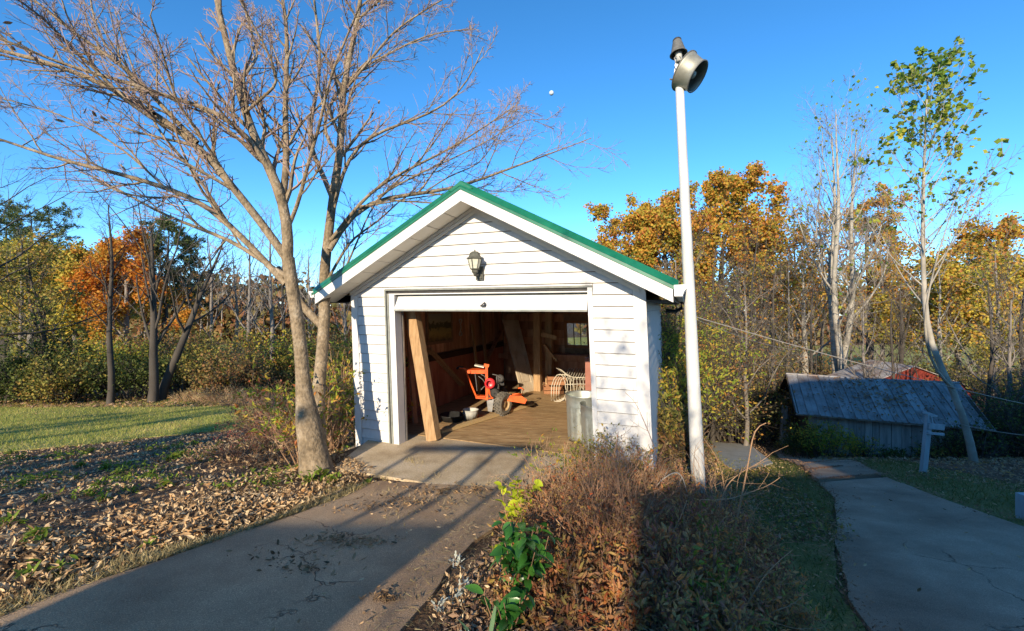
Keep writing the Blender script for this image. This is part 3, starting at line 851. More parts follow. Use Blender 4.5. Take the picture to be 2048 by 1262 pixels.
for k, (w_, h_, t_) in enumerate(((.10, .17, .02), (.075, .135, .034))): b.box(pc - gy * t_ / 2, (w_, t_, h_), ax=np.stack([gx, gy, (0, 0, 1)]))
b.tubes([pc, pc - gy * .06 - np.array([0, 0, .03]), pc - gy * .11 - np.array([0, 0, .02]), lc - np.array([0, 0, .15])], .013, 7)
b.build('lantern_bracket', M['lanternmetal'], LAN)

# ------------------------------------------------------------------ lamp on its leaning pole
pb = ray(1398, 952, 5.0); pb[2] = float(gz(pb[0], pb[1])) - .05
pt = ray(1359, 172, 5.02)
LP = thing('yard_light', pb, 'tall white yard light pole with grey metal lamp standing by garage corner', 'yard light')
b = MB(); t = np.linspace(0, 1, 12)[:, None]
b.tubes(pb + (pt - pb) * t, .079 + (.046 - .079) * t[:, 0], 24, cap=True); b.build('pole', M['polewhite'], LP, smooth=True)
c0 = ray(1368, 142, 5.0); ax = nrm(np.array([.66, -.44, -.58]))
b = MB(); b.lathe([(.02, -.028), (.12, -.022), (.19, -.006), (.212, 0), (.212, .012), (.200, .03), (.176, .12), (.168, .175), (.172, .182), (.164, .182), (.16, .172), (.168, .12), (.19, .03), (.19, .01), (.06, .0), (.001, .0)], c0, ax, 36)
rf = b.build('reflector', M['lampmetal'], LP, smooth=True)
b = MB(); b.lathe([(.209, -.003), (.219, .0), (.219, .012), (.213, .014)], c0, ax, 36); b.lathe([(.168, .176), (.177, .178), (.177, .187), (.166, .187)], c0, ax, 36); b.build('reflector_rim', M['lampdark'], rf, smooth=True)
b = MB(); b.lathe([(.002, .02), (.03, .03), (.05, .09), (.035, .14), (.002, .15)], c0, ax, 16); b.build('bulb', M['frost'], rf, smooth=True)
cc = ray(1356.5, 103, 5.0); hx = nrm(np.array([-.04, .16, .98]))
b = MB(); b.lathe([(.084, .004), (.094, .0), (.098, .006), (.085, .02), (.080, .035), (.05, .165), (.044, .178)], cc - hx * .04, hx, 24)
b.lathe([(.084, .004), (.078, .03), (.045, .15), (.001, .152)], cc - hx * .04, hx, 24)
hd = b.build('lamp_housing', M['lampdark'], LP, smooth=True)
b = MB(); b.lathe([(.045, .172), (.049, .176), (.047, .19), (.04, .198), (.001, .2)], cc - hx * .04, hx, 24); b.build('housing_cap', M['dark'], hd, smooth=True)
b = MB(); b.lathe([(.001, -.10), (.034, -.10), (.036, -.03), (.04, .01)], cc - hx * .03, hx, 16); b.build('socket', M['plastic'], LP, smooth=True)
b = MB(); b.bar(ray(1354, 120, 5.02), ray(1350, 166, 5.03), .035, .035); b.bar(ray(1350, 155, 5.02), ray(1366, 150, 5.02), .028, .028); b.tubes([ray(1347, 160, 4.99), ray(1340, 158, 4.96)], .009, 6, cap=True)
b.build('mounting_arm', M['steel'], LP)
b = MB()
for dx in (-9, 9): b.tubes([ray(1356 + dx * .5, 126, 4.93), ray(1356 + dx * .8, 116, 4.93), ray(1356 + dx * .3, 112, 4.95)], .005, 5)
b.build('lamp_wire', M['wire'], LP)

# ------------------------------------------------------------------ things inside the garage
AXG = np.array([(CT, -ST, 0), (ST, CT, 0), (0, 0, 1)])
pbase = ray(868, 881, 6.13); pbase[2] = .005
b = MB(); ptop = ray(820, 590, 6.35)
ptop = pbase + (ptop - pbase) * 1.0
b.bar(pbase + (0, 0, .0), ptop, .165, .13, up=(ST, CT, 0))
tag(b.build('timber_post', M['timber'], origin=pbase), 'thick rough timber post leaning just inside the garage doorway', 'timber')
b = MB(); a_ = ray(851, 848, 6.75); a_[2] = .01; b.bar(a_, ray(840, 770, 6.9), .03, .02); tag(b.build('metal_strip', M['trimwhite'], origin=a_), 'thin white strip leaning on wall behind the timber post', 'strip')
# boards and tools leaning along the dark left wall
for k, (d_, zt, wd_, dd_, m_, lb) in enumerate(((.55, 1.75, .16, .10, 'rafter', 'wide dark board leaning in the corner behind the timber post'), (.95, 1.9, .10, .16, 'inboard', 'narrow dark board leaning on the left wall past the post'), (3.3, 1.5, .09, .2, 'timber', 'brown board leaning on the left wall behind the tiller'), (3.75, 1.7, .12, .25, 'rafter', 'dark plank leaning on the left wall beside the old door'))):
    a_ = G(-HW + .32, d_, .006); c_ = G(-HW + .11, d_ + dd_, zt)
    b = MB(); b.bar(a_, c_, wd_, .03, up=tuple(gx)); tag(b.build('leaning_board', M[m_], origin=a_), lb, 'board')
hk = G(-HW + .10, 3.0, 1.62)
b = MB(); tt_ = np.linspace(0, 4 * PI, 50)
b.tubes(np.stack([hk[0] + .02 * np.sin(3 * tt_), hk[1] + .11 * np.sin(tt_) * (1 + .1 * np.sin(5 * tt_)), hk[2] - .16 + .17 * np.cos(tt_)], -1), .011, 6)
tag(b.build('rope_coil', M['plastic'], origin=hk, smooth=True), 'coil of pale rope hung on the boarded left wall', 'rope')
# painting on the left wall
pc = G(-HW + .075, 2.2, 1.495)
PIC = thing('landscape_painting', pc, 'framed landscape painting of dark trees hung on the boarded wall', 'painting')
b = MB(); ghex(b, -HW + .0751, -HW + .090, 1.78, 2.62, 1.235, 1.755); b.build('canvas', M['painting'], PIC)
b = MB()
for a, c, e, f in ((1.73, 1.781, 1.19, 1.80), (2.619, 2.67, 1.19, 1.80), (1.782, 2.618, 1.19, 1.236), (1.782, 2.618, 1.754, 1.80)): ghex(b, -HW + .072, -HW + .105, a, c, e, f)
b.build('frame', M['rafter'], PIC)

# orange two-wheeled tiller, laid out in its own upright plane that faces the door
TY = 7.75


def T_(px, py, dy=0.):
    return ray(px, py, TY + dy) + np.array([0, 0, .03])


tb = T_(1000, 826); tb[2] = .004
TIL = thing('rotary_tiller', tb, 'orange walk-behind tiller with black tyres and red engine on the garage floor', 'tiller')
b = MB()
for dy in (-.12, .14): b.tubes([T_(918, 738, dy), T_(931, 741, dy), T_(936, 757, dy), T_(952, 796, dy), T_(970, 797, dy)], .017, 8)
b.build('handlebar', M['orange'], TIL, smooth=True)
for dy in (-.12, .14):
    b = MB(); b.tubes([T_(913, 741, dy), T_(919, 737, dy), T_(927, 738, dy)], .021, 8, cap=True); b.build('grip', M['blackplastic'], TIL, smooth=True)
b = MB(); b.box(T_(955, 745, .0), (.35, .24, .065)); b.box(T_(939, 745, 0), (.06, .30, .045)); b.build('control_panel', M['orange'], TIL)
b = MB(); b.box(T_(959, 735, -.02), (.17, .16, .02), ax=np.array([(.97, 0, -.2), (0, 1, 0), (.2, 0, .97)])); b.build('paper', M['soffit'], TIL)
b = MB(); b.bar(T_(973, 737, -.1), T_(974, 803, -.1), .045, .05, up=(0, 1, 0)); b.bar(T_(973, 737, .14), T_(974, 803, .14), .045, .05, up=(0, 1, 0)); b.bar(T_(952, 796), T_(985, 799), .2, .035); b.tubes([T_(975, 770, -.12), T_(979, 790, -.12), T_(986, 800, -.12)], .02, 8)
b.bar(T_(968, 733, -.1), T_(978, 735, -.1), .05, .05)
b.build('frame', M['orange'], TIL)
b = MB(); b.box(T_(986, 782, .02), (.22, .26, .24)); b.lathe([(.02, 0), (.06, .0), (.07, .05), (.05, .06), (.01, .06)], T_(1000, 760, -.06), (0, -1, .1), 14); b.box(T_(1002, 767, .05), (.11, .16, .10)); b.lathe([(.075, 0), (.08, .02), (.08, .1), (.05, .12), (.01, .12)], T_(990, 788, -.14), (0, -1, 0), 16)
eng = b.build('engine', M['dark'], TIL)
b = MB(); b.lathe([(.01, 0), (.075, 0), (.09, -.02), (.09, -.09), (.06, -.1)], T_(981, 769, -.16), (.12, 1, 0), 20); b.build('recoil_cover', M['redplastic'], eng, smooth=True)
b = MB()
for (x0, y0, x1, y1) in ((962, 752, 975, 765), (957, 756, 974, 775), (985, 752, 1004, 762), (993, 756, 994, 776), (962, 783, 974, 776), (950, 750, 954, 785)):
    b.tubes([T_(x0, y0, -.13), T_((x0 + x1) / 2, (y0 + y1) / 2 - 3, -.15), T_(x1, y1, -.13)], .006, 5)
b.build('cable', M['steel'], TIL)
for (px, dy) in ((1006, -.22), (1000, .26)):
    wc = ray(px, 802, TY + dy); R_ = .192; wc[2] = R_ + .006
    wax = nrm(np.array([.82, -.57, 0]))
    b = MB()
    b.lathe([(R_ * .55, -.065), (R_ * .8, -.075), (R_ * .97, -.055), (R_, -.03), (R_, .03), (R_ * .97, .055), (R_ * .8, .075), (R_ * .55, .065)], wc, wax, 28)
    u_ = nrm(np.cross(wax, (0, 0, 1))); v_ = np.cross(wax, u_)
    for a in np.arange(22) * 2 * PI / 22:
        for sg in (-1, 1):
            aa = a + (.14 if sg > 0 else 0)
            rd = math.cos(aa) * u_ + math.sin(aa) * v_; tn = -math.sin(aa) * u_ + math.cos(aa) * v_
            b.box(wc + rd * (R_ + .006) + wax * sg * .034, (.05, .022, .022), ax=np.stack([nrm(wax + sg * .5 * tn), nrm(tn - sg * .5 * wax), rd]))
    wo_ = b.build('wheel', M['tyre'], TIL, smooth=False)
    b = MB(); b.lathe([(.001, .04), (.05, .045), (.06, .02), (R_ * .5, .02), (R_ * .56, .062), (R_ * .58, .066)], wc, wax, 24); b.lathe([(.001, -.04), (R_ * .56, -.062)], wc, wax, 24); b.build('rim', M['rim'], wo_, smooth=True)
b = MB(); b.hexa([T_(976, 826, -.1), T_(984, 827, -.1), T_(984, 827, -.06), T_(976, 826, -.06), T_(973, 801, -.1), T_(988, 801, -.1), T_(988, 801, -.04), T_(973, 801, -.04)]); b.build('depth_skid', M['steel'], TIL)
b = MB()
hp = [(1014, 805), (1050, 811), (1054, 803), (1043, 795), (1020, 794)]
for dy in (-.18, .22): pass
V = [T_(x, y, -.20) for x, y in hp] + [T_(x, y, .24) for x, y in hp]
b.add(V, [(0, 1, 6, 5), (1, 2, 7, 6), (2, 3, 8, 7), (3, 4, 9, 8), (0, 4, 3, 1), (5, 6, 8, 9)], [(1, 3, 2), (6, 7, 8)])
hood = b.build('tine_hood', M['orange'], TIL)
b = MB(); b.tubes([T_(1020, 794), T_(1032, 791), T_(1044, 792), T_(1047, 782), T_(1042, 779), T_(1036, 780)], .014, 8, cap=True); b.build('hood_handle', M['orange'], hood, smooth=True)

bk = ray(941, 838, 7.25); bk[2] = .004
b = MB(); b.lathe([(.001, .01), (.10, .01), (.105, .0), (.125, .13), (.132, .165), (.138, .17), (.128, .165), (.119, .13), (.1, .02), (.001, .018)], bk, k=24, fn=lambda t: 1 + .03 * np.sin(8 * t)); tag(b.build('tub', M['plastic'], origin=bk, smooth=True), 'cracked grey plastic tub on the floor beside the tiller', 'tub')
bk = ray(905, 843, 7.2); bk[2] = .004
b = MB(); b.lathe([(.001, .01), (.14, .01), (.17, .0), (.2, .09), (.21, .1), (.2, .1), (.16, .02), (.001, .018)], bk, k=24); tag(b.build('basin', M['blackplastic'], origin=bk, smooth=True), 'shallow black basin on the shaded garage floor near tub', 'basin')
b0, b1 = ray(881, 869, 6.42), ray(1066, 812, 8.3); b0[2] = b1[2] = .035
b = MB(); b.bar(b0, b1, .085, .042); tag(b.build('floor_plank', M['lumber'], origin=(b0 + b1) / 2), 'long pale plank lying across the garage floor towards the tiller', 'plank')
b0, b1 = ray(875, 866, 6.6), ray(930, 848, 7.0); b0[2] = b1[2] = .022
b = MB(); b.bar(b0, b1, .05, .02); tag(b.build('floor_plank', M['timber'], origin=(b0 + b1) / 2), 'short thin plank lying beside the long pale plank', 'plank')
# old panel door leaning at the back
DB = [ray(1043, 787, 9.45), ray(1071, 781, 9.75)]
DT = [ray(1005, 640, 9.9), ray(1036, 641, 10.2)]
for p in DB: p[2] = .006
dmid = (DB[0] + DB[1]) / 2
DOOR = thing('old_door', dmid, 'old panelled wooden door leaning at the back of the garage', 'door')
nrmv = nrm(np.cross(DB[1] - DB[0], DT[0] - DB[0])); nrmv = -nrmv if nrmv[1] > 0 else nrmv


def dpt(u, v, h):
    return (DB[0] * (1 - u) + DB[1] * u) * (1 - v) + (DT[0] * (1 - u) + DT[1] * u) * v + nrmv * h


def dhex(b, u0, u1, v0, v1, h0, h1):
    return b.hexa([dpt(u0, v0, h0), dpt(u1, v0, h0), dpt(u1, v0, h1), dpt(u0, v0, h1), dpt(u0, v1, h0), dpt(u1, v1, h0), dpt(u1, v1, h1), dpt(u0, v1, h1)])


b = MB(); dhex(b, 0.01, .99, .002, .998, -.012, .004); b.build('door_core', M['olddoor'], DOOR)
for u0, u1 in ((0, .17), (.83, 1)):
    b = MB(); dhex(b, u0, u1, 0, 1, -.018, .02); b.build('stile', M['olddoor'], DOOR)
vs_ = [0, .10, .29, .36, .47, .53, .64, .70, .82, .88, 1]
for a, c in ((0, .12), (.30, .36), (.50, .56), (.69, .74), (.92, 1)):
    b = MB(); dhex(b, .172, .828, a + .001, c - .001, -.016, .018); b.build('rail', M['olddoor'], DOOR)
for a, c in ((.12, .30), (.36, .50), (.56, .69), (.74, .92)):
    b = MB(); dhex(b, .25, .75, a + .02, c - .02, .004, .013); b.build('raised_panel', M['olddoor'], DOOR)
# bent-rod garden chairs stacked on their side
cb = ray(1140, 808, 8.6); cb[2] = .004
CH = thing('garden_chair', cb, 'pale bent-rod garden chairs stacked together at the back of the garage', 'chair')


def C_(px, py, dy=0):
    p = ray(px, py, 8.6 + dy); p[2] = max(p[2] + .02, .012); return p


def arc(pts, n=14):
    pts = np.asarray(pts); t = np.linspace(0, len(pts) - 1, n); i = np.clip(t.astype(int), 0, len(pts) - 2)
    out = []
    for a, tt in zip(i, t):
        f = tt - a; p0 = pts[max(a - 1, 0)]; p1, p2 = pts[a], pts[a + 1]; p3 = pts[min(a + 2, len(pts) - 1)]
        out.append(.5 * ((2 * p1) + (p2 - p0) * f + (2 * p0 - 5 * p1 + 4 * p2 - p3) * f * f + (3 * p1 - p0 - 3 * p2 + p3) * f ** 3))
    return np.array(out)


for i in range(4):
    dx, dy = i * 5.0, i * .10
    b = MB(); b.tubes(arc([C_(1103 + dx, 803, dy), C_(1103 + dx, 775, dy), C_(1112 + dx, 754, dy), C_(1124 + dx, 752, dy), C_(1131 + dx, 772, dy), C_(1130 + dx, 795, dy), C_(1120 + dx, 806, dy), C_(1108 + dx, 804, dy)]), .0085, 6); b.build('chair_hoop', M['chairpaint'], CH, smooth=True)
for i in range(3):
    b = MB(); b.tubes(arc([C_(1112 + i * 4, 738 + 3 * i, i * .08), C_(1124 + i * 4, 743 + 3 * i, i * .08), C_(1136 + i * 3, 754 + 2 * i, i * .08), C_(1160, 757 + 2 * i, i * .08), C_(1186, 755 + 2 * i, i * .08)]), .0085, 6); b.build('chair_arm', M['chairpaint'], CH, smooth=True)
for i in range(11):
    b = MB(); x = 1130 + i * 5.2
    b.tubes(arc([C_(x - 3, 762, -.05), C_(x + 2, 752, .1), C_(x + 9, 738, .45)], 7), .0065, 5); b.build('seat_rod', M['chairpaint'], CH, smooth=True)
for i in range(9):
    b = MB(); x = 1134 + i * 6.4
    b.tubes(arc([C_(x, 757, .0), C_(x + 1, 775, .02), C_(x + (i % 3 - 1) * 3, 803, .03)], 6), .007, 5); b.build('back_rod', M['chairpaint'], CH, smooth=True)
for y in (771, 786):
    b = MB(); b.tubes([C_(1130, y, -.02), C_(1160, y - 1, -.02), C_(1188, y, -.02)], .008, 6); b.build('cross_rod', M['chairpaint'], CH, smooth=True)
rgc = rng_(5)
b = MB()
for i in range(26):
    x = 1132 + rgc.random() * 54; y = 760 + rgc.random() * 34
    b.tubes([C_(x, y, .06), C_(x + 6 * (rgc.random() - .5), y + 6, .12), C_(x + 9 * (rgc.random() - .3), y + 12, .06)], .006, 4)
tag(b.build('lattice', M['chairpaint'], CH), kind='stuff')
# crates behind the chairs, red-brown board, trash cans
for (px, py, w_, h_, Yc, lb) in ((1106, 786, .42, .16, 9.5, 'low orange-brown wooden crate beside the support post'), (1112, 763, .40, .20, 9.62, 'small wooden crate stacked on the low crate')):
    c = ray(px, py, Yc); zz = .006 if h_ < .18 else .172
    cr = thing('wooden_crate', (c[0], c[1], zz), lb, 'crate')
    base = np.array((c[0], c[1], zz))
    for k in range(2):
        for dy in (-.15, .15):
            b = MB(); b.box(base + (0, dy, h_ * (.25 + .5 * k)), (w_, .014, h_ * .42)); b.build('slat', M['cardboard'], cr)
        for dx in (-w_ / 2 + .012, w_ / 2 - .012):
            b = MB(); b.box(base + (dx, 0, h_ * (.25 + .5 * k)), (.016, .284, h_ * .42)); b.build('end_board', M['cardboard'], cr)
    b = MB(); b.box(base + (0, 0, .008), (w_ - .05, .28, .012)); b.build('crate_bottom', M['cardboard'], cr)
c = ray(1186, 790, 7.6); c[2] = .004
CAB = thing('cupboard', c, 'red-brown painted cupboard standing just inside the right door jamb', 'cupboard')
b = MB(); hC = .98
b.box(c + (.16, .2, hC / 2), (.44, .42, hC), ax=AXG); b.build('carcass', M['redbrown'], CAB)
for k in range(2):
    b = MB(); b.box(c + (.16, .2, .25 + k * .48) - gy * .219, (.40, .016, .45), ax=AXG); b.build('cupboard_door', M['redbrown'], CAB)


def trash_can(c, r, h, lb):
    t = thing('trash_can', c, lb, 'trash can', 'galvanised trash cans by the door jamb')
    b = MB()
    fl = lambda th: 1 + .018 * np.sign(np.sin(14 * th)) * np.abs(np.sin(14 * th)) ** .5
    b.lathe([(.001, .012), (r * .84, .012), (r * .86, 0), (r * .865, .05)], c, k=112)
    b.lathe([(r * .865, .05), (r * .875, .07), (r * .935, h * .70), (r * .94, h * .74)], c, k=112, fn=fl)
    b.lathe([(r * .94, h * .74), (r * .955, h * .79), (r * .948, h * .81), (r * .968, h * .86), (r * .975, h * .97), (r, h * .985), (r * 1.012, h), (r * .985, h), (r * .96, h * .97), (r * .93, h * .7), (r * .84, .03), (.001, .028)], c, k=112)
    b.build('can_body', M['galv'], t, smooth=True)
    for a in (-1.75, 1.4):
        d = np.array([math.cos(a), math.sin(a), 0]); tn = np.array([-d[1], d[0], 0])
        p = c + d * (r * .96) + np.array([0, 0, h * .72])
        b = MB(); b.tubes([p - tn * .05 + (0, 0, .02), p - tn * .05 + d * .02 - (0, 0, .02), p - tn * .035 + d * .025 - (0, 0, .05), p + tn * .035 + d * .025 - (0, 0, .05), p + tn * .05 + d * .02 - (0, 0, .02), p + tn * .05 + (0, 0, .02)], .006, 6); b.build('handle', M['galv'], t, smooth=True)
    return t


c1 = ray(1168, 880, 6.15); c1[2] = .01
c2 = ray(1199, 905, 5.70); c2[2] = .01
trash_can(c1, .262, .64, 'galvanised trash can further inside the doorway with open top showing')
trash_can(c2, .255, .60, 'galvanised trash can half hidden behind the right door jamb')

# ------------------------------------------------------------------ shed down the slope, barn behind, posts and lines
e0, e1 = ray(1592, 824, 13.2), ray(1987, 856, 11.4); e1[2] = e0[2] = (e0[2] + e1[2]) / 2
ex = nrm((e1 - e0) * (1, 1, 0)); ey = np.array([-ex[1], ex[0], 0]); LEN = np.linalg.norm((e1 - e0)[:2])
sb = e0 + ex * LEN / 2; sb[2] = float(gz(sb[0], sb[1]))
SHED = thing('shed', sb, 'low weathered grey board shed with ribbed tin roof beyond the path', 'shed')


def S_(x, y, z):
    return np.array([e0[0], e0[1], 0]) + ex * x + ey * y + np.array([0, 0, e0[2] + z])


RUN, RISE = 1.75, .90
rg = rng_(33)


def shex(b, x0, x1, y0, y1, z0, z1, m=0):
    return b.hexa([S_(x0, y0, z0), S_(x1, y0, z0), S_(x1, y1, z0), S_(x0, y1, z0), S_(x0, y0, z1), S_(x1, y0, z1), S_(x1, y1, z1), S_(x0, y1, z1)], m)


x = .35
while x < LEN - .3:
    wd = min(.16 + .14 * rg.random(), LEN - .3 - x)
    b = MB(); o_ = rg.random() * .02
    shex(b, x + .006, x + wd - .006, .26 - o_, .28 - o_, -1.9, -.02 + .0); b.build('wall_board', M['shedwood'], SHED); x += wd
b = MB(); shex(b, .36, LEN - .31, .285, .33, -1.9, .02); b.build('wall_core', M['barkdark'], SHED)
b = MB(); shex(b, .36, .40, .331, 3.1, -1.9, .05); shex(b, LEN - .35, LEN - .31, .331, 3.1, -1.9, .05); shex(b, .401, LEN - .351, 3.06, 3.1, -1.9, .05); b.build('side_wall', M['barkdark'], SHED)
b = MB(); b.add([S_(.6, .3, .08), S_(.6, 3.1, .08), S_(.6, 1.75, .84)], t=[(0, 1, 2)]); b.add([S_(LEN - .5, .3, .08), S_(LEN - .5, 3.1, .08), S_(LEN - .5, 1.75, .84)], t=[(0, 1, 2)]); b.build('gable', M['barkdark'], SHED)
b = MB(); shex(b, .0, LEN, .0, .035, -.10, -.012); b.build('eave_board', M['shedwood'], SHED)
ns_ = 15
for sgn in (0, 1):
    for i in range(ns_):
        x0, x1 = i * LEN / ns_, (i + 1) * LEN / ns_ + .02
        b = MB(); e = .006 * (i % 2) + .008 * rg.random(); ov = .012 * rg.random()
        f = (lambda x, t, h: S_(x, RUN * t, RISE * t + h)) if sgn == 0 else (lambda x, t, h: S_(x, 2 * RUN - RUN * t, RISE * t + h))
        q = [(x0, -.04 - ov), (x1, -.04 - ov), (x1, 1), (x0, 1)]
        if sgn: q = q[::-1]
        b.hexa([f(x, t, e - .012) for x, t in q] + [f(x, t, e) for x, t in q])
        for k in (0, .5):
            xx = x0 + k * (x1 - x0)
            q = [(xx, -.04 - ov), (xx + .035, -.04 - ov), (xx + .035, 1), (xx, 1)]
            if sgn: q = q[::-1]
            b.hexa([f(x, t, e - .005) for x, t in q] + [f(x, t, e + (.030 if k == 0 else .012)) for x, t in q])
        b.build('roof_sheet', M['shedroof'], SHED)
b = MB(); b.tubes([S_(-.02, RUN, RISE + .01), S_(LEN / 2, RUN, RISE - .03), S_(LEN + .02, RUN, RISE + .01)], .04, 8); b.build('ridge_roll', M['shedroof'], SHED)
for xx in (.02, LEN - .05):
    for yy in (-.04, 2 * RUN):
        b = MB(); b.bar(S_(xx, yy, -.03), S_(xx, RUN, RISE - .03), .05, .10, up=tuple(ex)); b.build('verge_rafter', M['barkdark'], SHED)
# dead leaves lying on the shed roof
N = 420; t = rg.random(N) ** .7; xr = np.clip(rg.normal(.52, .17, N), .02, .98) * LEN
P = np.array([S_(a, RUN * c, RISE * c + .03) for a, c in zip(xr, t)])
b = MB(); b.leaves(P, .05 + .05 * rg.random(N), rg, 'curl', flat=.7)
tag(b.build('roof_leaves', M['L_litterdark']), 'brown dead leaves lying scattered on the tin shed roof', 'leaves', kind='stuff')

bb = ray(1825, 800, 18.5); bb[2] = float(gz(bb[0], bb[1]))
BARN = thing('barn', bb, 'red board barn with rusty tin roof behind the grey shed', 'barn')


def B_(x, y, z):
    return bb * (1, 1, 0) + np.array([x, y, z])


zg, ze, zrr = bb[2] - .5, -1.62, -.66
xw = 2.6
for i in range(20):
    x0 = -xw + i * 2 * xw / 20
    top0 = zrr - (zrr - ze) * abs(x0) / xw; top1 = zrr - (zrr - ze) * abs(x0 + 2 * xw / 20) / xw
    b = MB(); c0_, c1_ = x0 + .008, x0 + 2 * xw / 20 - .008
    b.hexa([B_(c0_, 0, zg), B_(c1_, 0, zg), B_(c1_, .03, zg), B_(c0_, .03, zg), B_(c0_, 0, top0), B_(c1_, 0, top1), B_(c1_, .03, top1), B_(c0_, .03, top0)]); b.build('barn_board', M['barnred'], BARN)
b = MB(); b.hexa([B_(-xw, .035, zg), B_(xw, .035, zg), B_(xw, 2, zg), B_(-xw, 2, zg), B_(-xw, .035, ze), B_(xw, .035, ze), B_(xw, 2, ze), B_(-xw, 2, ze)]); b.build('barn_wall', M['barnred'], BARN)
for sg in (-1, 1):
    b = MB(); q = [(0, -.12), (sg * (xw + .3), -.12), (sg * (xw + .3), 2.2), (0, 2.2)]
    if sg < 0: q = q[::-1]
    zz = lambda x: zrr + .03 - (zrr - ze) * abs(x) / xw
    b.hexa([B_(x, y, zz(x)) for x, y in q] + [B_(x, y, zz(x) + .03) for x, y in q]); b.build('barn_roof', M['rust'], BARN)
# clothesline post with its arm and boards
tp = ghit(1845, 948)
CP = thing('clothesline_post', tp, 'pale blue-grey clothesline post with short boards nailed near its top', 'post')
tt = ray(1858, 828, tp[1])
b = MB(); b.bar(tp - (0, 0, .1), tt, .09, .07, up=(0, 1, 0)); b.build('post', M['bluegrey'], CP)
for (xa, ya, xb, yb, th) in ((1858, 852, 1888, 855, .10), (1856, 866, 1888, 869, .04)):
    b = MB(); b.bar(ray(xa, ya, tp[1] - .06), ray(xb, yb, tp[1] - .06), .03, th); b.build('board', M['bluegrey'], CP)
b = MB(); b.bar(ray(1848, 824, tp[1]), ray(1872, 833, tp[1]), .05, .05); b.build('arm', M['bluegrey'], CP)
b = MB(); b.bar(ray(1862, 832, tp[1] - .05), ray(1866, 850, tp[1] - .05), .025, .02); b.build('bracket', M['bluegrey'], CP)


def line(px, lb, r=.005, sag=.12, nm='wire'):
    P = np.array(px); n = 24; t = np.linspace(0, 1, n)
    p = P[0] * (1 - t)[:, None] + P[1] * t[:, None]; p[:, 2] -= sag * 4 * t * (1 - t)
    b = MB(); b.tubes(p, r, 5); tag(b.build(nm, M['wire'], origin=P[0]), lb, 'wire')


line([ray(1866, 832, tp[1]), ray(2200, 876, tp[1] - 2)], 'clothesline wire running right from the top of the blue-grey post', .006)
line([ray(1372, 628, 5.6), ray(2200, 838, 9.5)], 'long pale cable sloping down across the trees from the garage eave', .006, .1)
line([ray(1374, 631, 5.9), ray(1600, 700, 12)], 'thin tan cable leaving the garage eave beside the long cable', .004, .1)
gp = ghit(1563, 892)
GP = thing('gate_post', gp, 'weathered wooden gate post with wire mesh at the left end of shed', 'post')
b = MB(); b.bar(gp - (0, 0, .1), ray(1570, 812, gp[1]), .13, .13, up=(0, 1, 0)); b.build('post', M['shedwood'], GP)
b = MB(); b.bar(ray(1570, 868, gp[1] - .02), ray(1590, 893, gp[1] - .1), .08, .08); b.build('strut', M['shedwood'], GP)
b = MB()
for i in range(9):
    b.tubes([ray(1571 + 4 * i, 822, gp[1] + .05 * i), ray(1571 + 4 * i - 9, 884, gp[1] + .05 * i)], .004, 3)
    b.tubes([ray(1566 + 4 * i, 822, gp[1] + .05 * i), ray(1566 + 4 * i + 9, 884, gp[1] + .05 * i)], .004, 3)
tag(b.build('wire_mesh', M['wire'], GP), kind='stuff')
sp = ghit(2050, 1042)
b = MB(); b.box(sp + (0, 0, .12), (.11, .11, .4)); tag(b.build('stub_post', M['bluegrey'], origin=sp), 'short square grey post at the edge of the grass verge', 'post')
# concrete pad beside the path
A = [ghit(1420, 914), ghit(1546, 931), ghit(1499, 893), ghit(1418, 884)]
za = A[1][2] + .02
b = MB(); b.hexa([(p[0], p[1], za + (p[1] - A[1][1]) * -.215 - .22) for p in A] + [(p[0], p[1], za + .05 + (p[1] - A[1][1]) * -.215) for p in A]); b.build('concrete_pad', M['slab'], kind='structure')
# moon
mp = ray(1103, 186, 900)
b = MB(); th = np.linspace(0, PI, 17)
b.lathe([(max(.001, 4.9 * math.sin(a)), -4.9 * math.cos(a)) for a in th], mp, k=32); tag(b.build('moon', M['moon'], origin=mp, smooth=True), 'small pale daytime moon in the blue sky', 'moon')
# marker stake in front of the big tree
sk = ghit(626, 952)
b = MB(); b.bar(sk - (0, 0, .05), ray(621, 888, sk[1] + .03), .022, .014, up=(0, 1, 0)); tag(b.build('stake', M['cane'], origin=sk), 'thin bleached wooden stake in front of the big tree', 'stake')

# ------------------------------------------------------------------ the houses behind the camera that throw the large shadows
hb = np.array([7.0, -10, .4])
HSE = thing('house', hb, 'two storey pale sided house with a one storey porch wing', 'house')


def hbox(nm, m, x0, x1, y0, y1, z0, z1):
    b = MB(); b.box(((x0 + x1) / 2, (y0 + y1) / 2, (z0 + z1) / 2), (x1 - x0, y1 - y0, z1 - z0)); return b.build(nm, m, HSE)


hbox('wall', M['siding_house'], 1.3, 22, -16, -6, -1, 6.3)
b = MB(); b.hexa([(1.0, -16.4, 6.3), (22.3, -16.4, 6.3), (22.3, -5.6, 6.3), (1.0, -5.6, 6.3), (1.0, -11.1, 8.6), (22.3, -11.1, 8.6), (22.3, -10.9, 8.6), (1.0, -10.9, 8.6)]); b.build('roof', M['shingle'], HSE)
hbox('porch_wing', M['siding_house'], -2.2, 1.298, -12, -6.0, -.2, 3.82)
b = MB(); b.hexa([(-2.26, -12.2, 3.825), (1.29, -12.2, 3.825), (1.29, -5.95, 3.825), (-2.26, -5.95, 3.825), (-2.26, -9.1, 4.4), (1.29, -9.1, 4.4), (1.29, -8.9, 4.4), (-2.26, -8.9, 4.4)]); b.build('porch_roof', M['shingle'], HSE)
for i in range(4):
    b = MB(); b.box((4 + i * 4, -5.99, 3.8), (1.1, .04, 1.5)); b.build('window', M['dark'], HSE)
fb = np.array([-3.47, -3.0, .55])
FN = thing('board_screen', fb, 'tall board garden screen with open slatted top rail', 'fence')
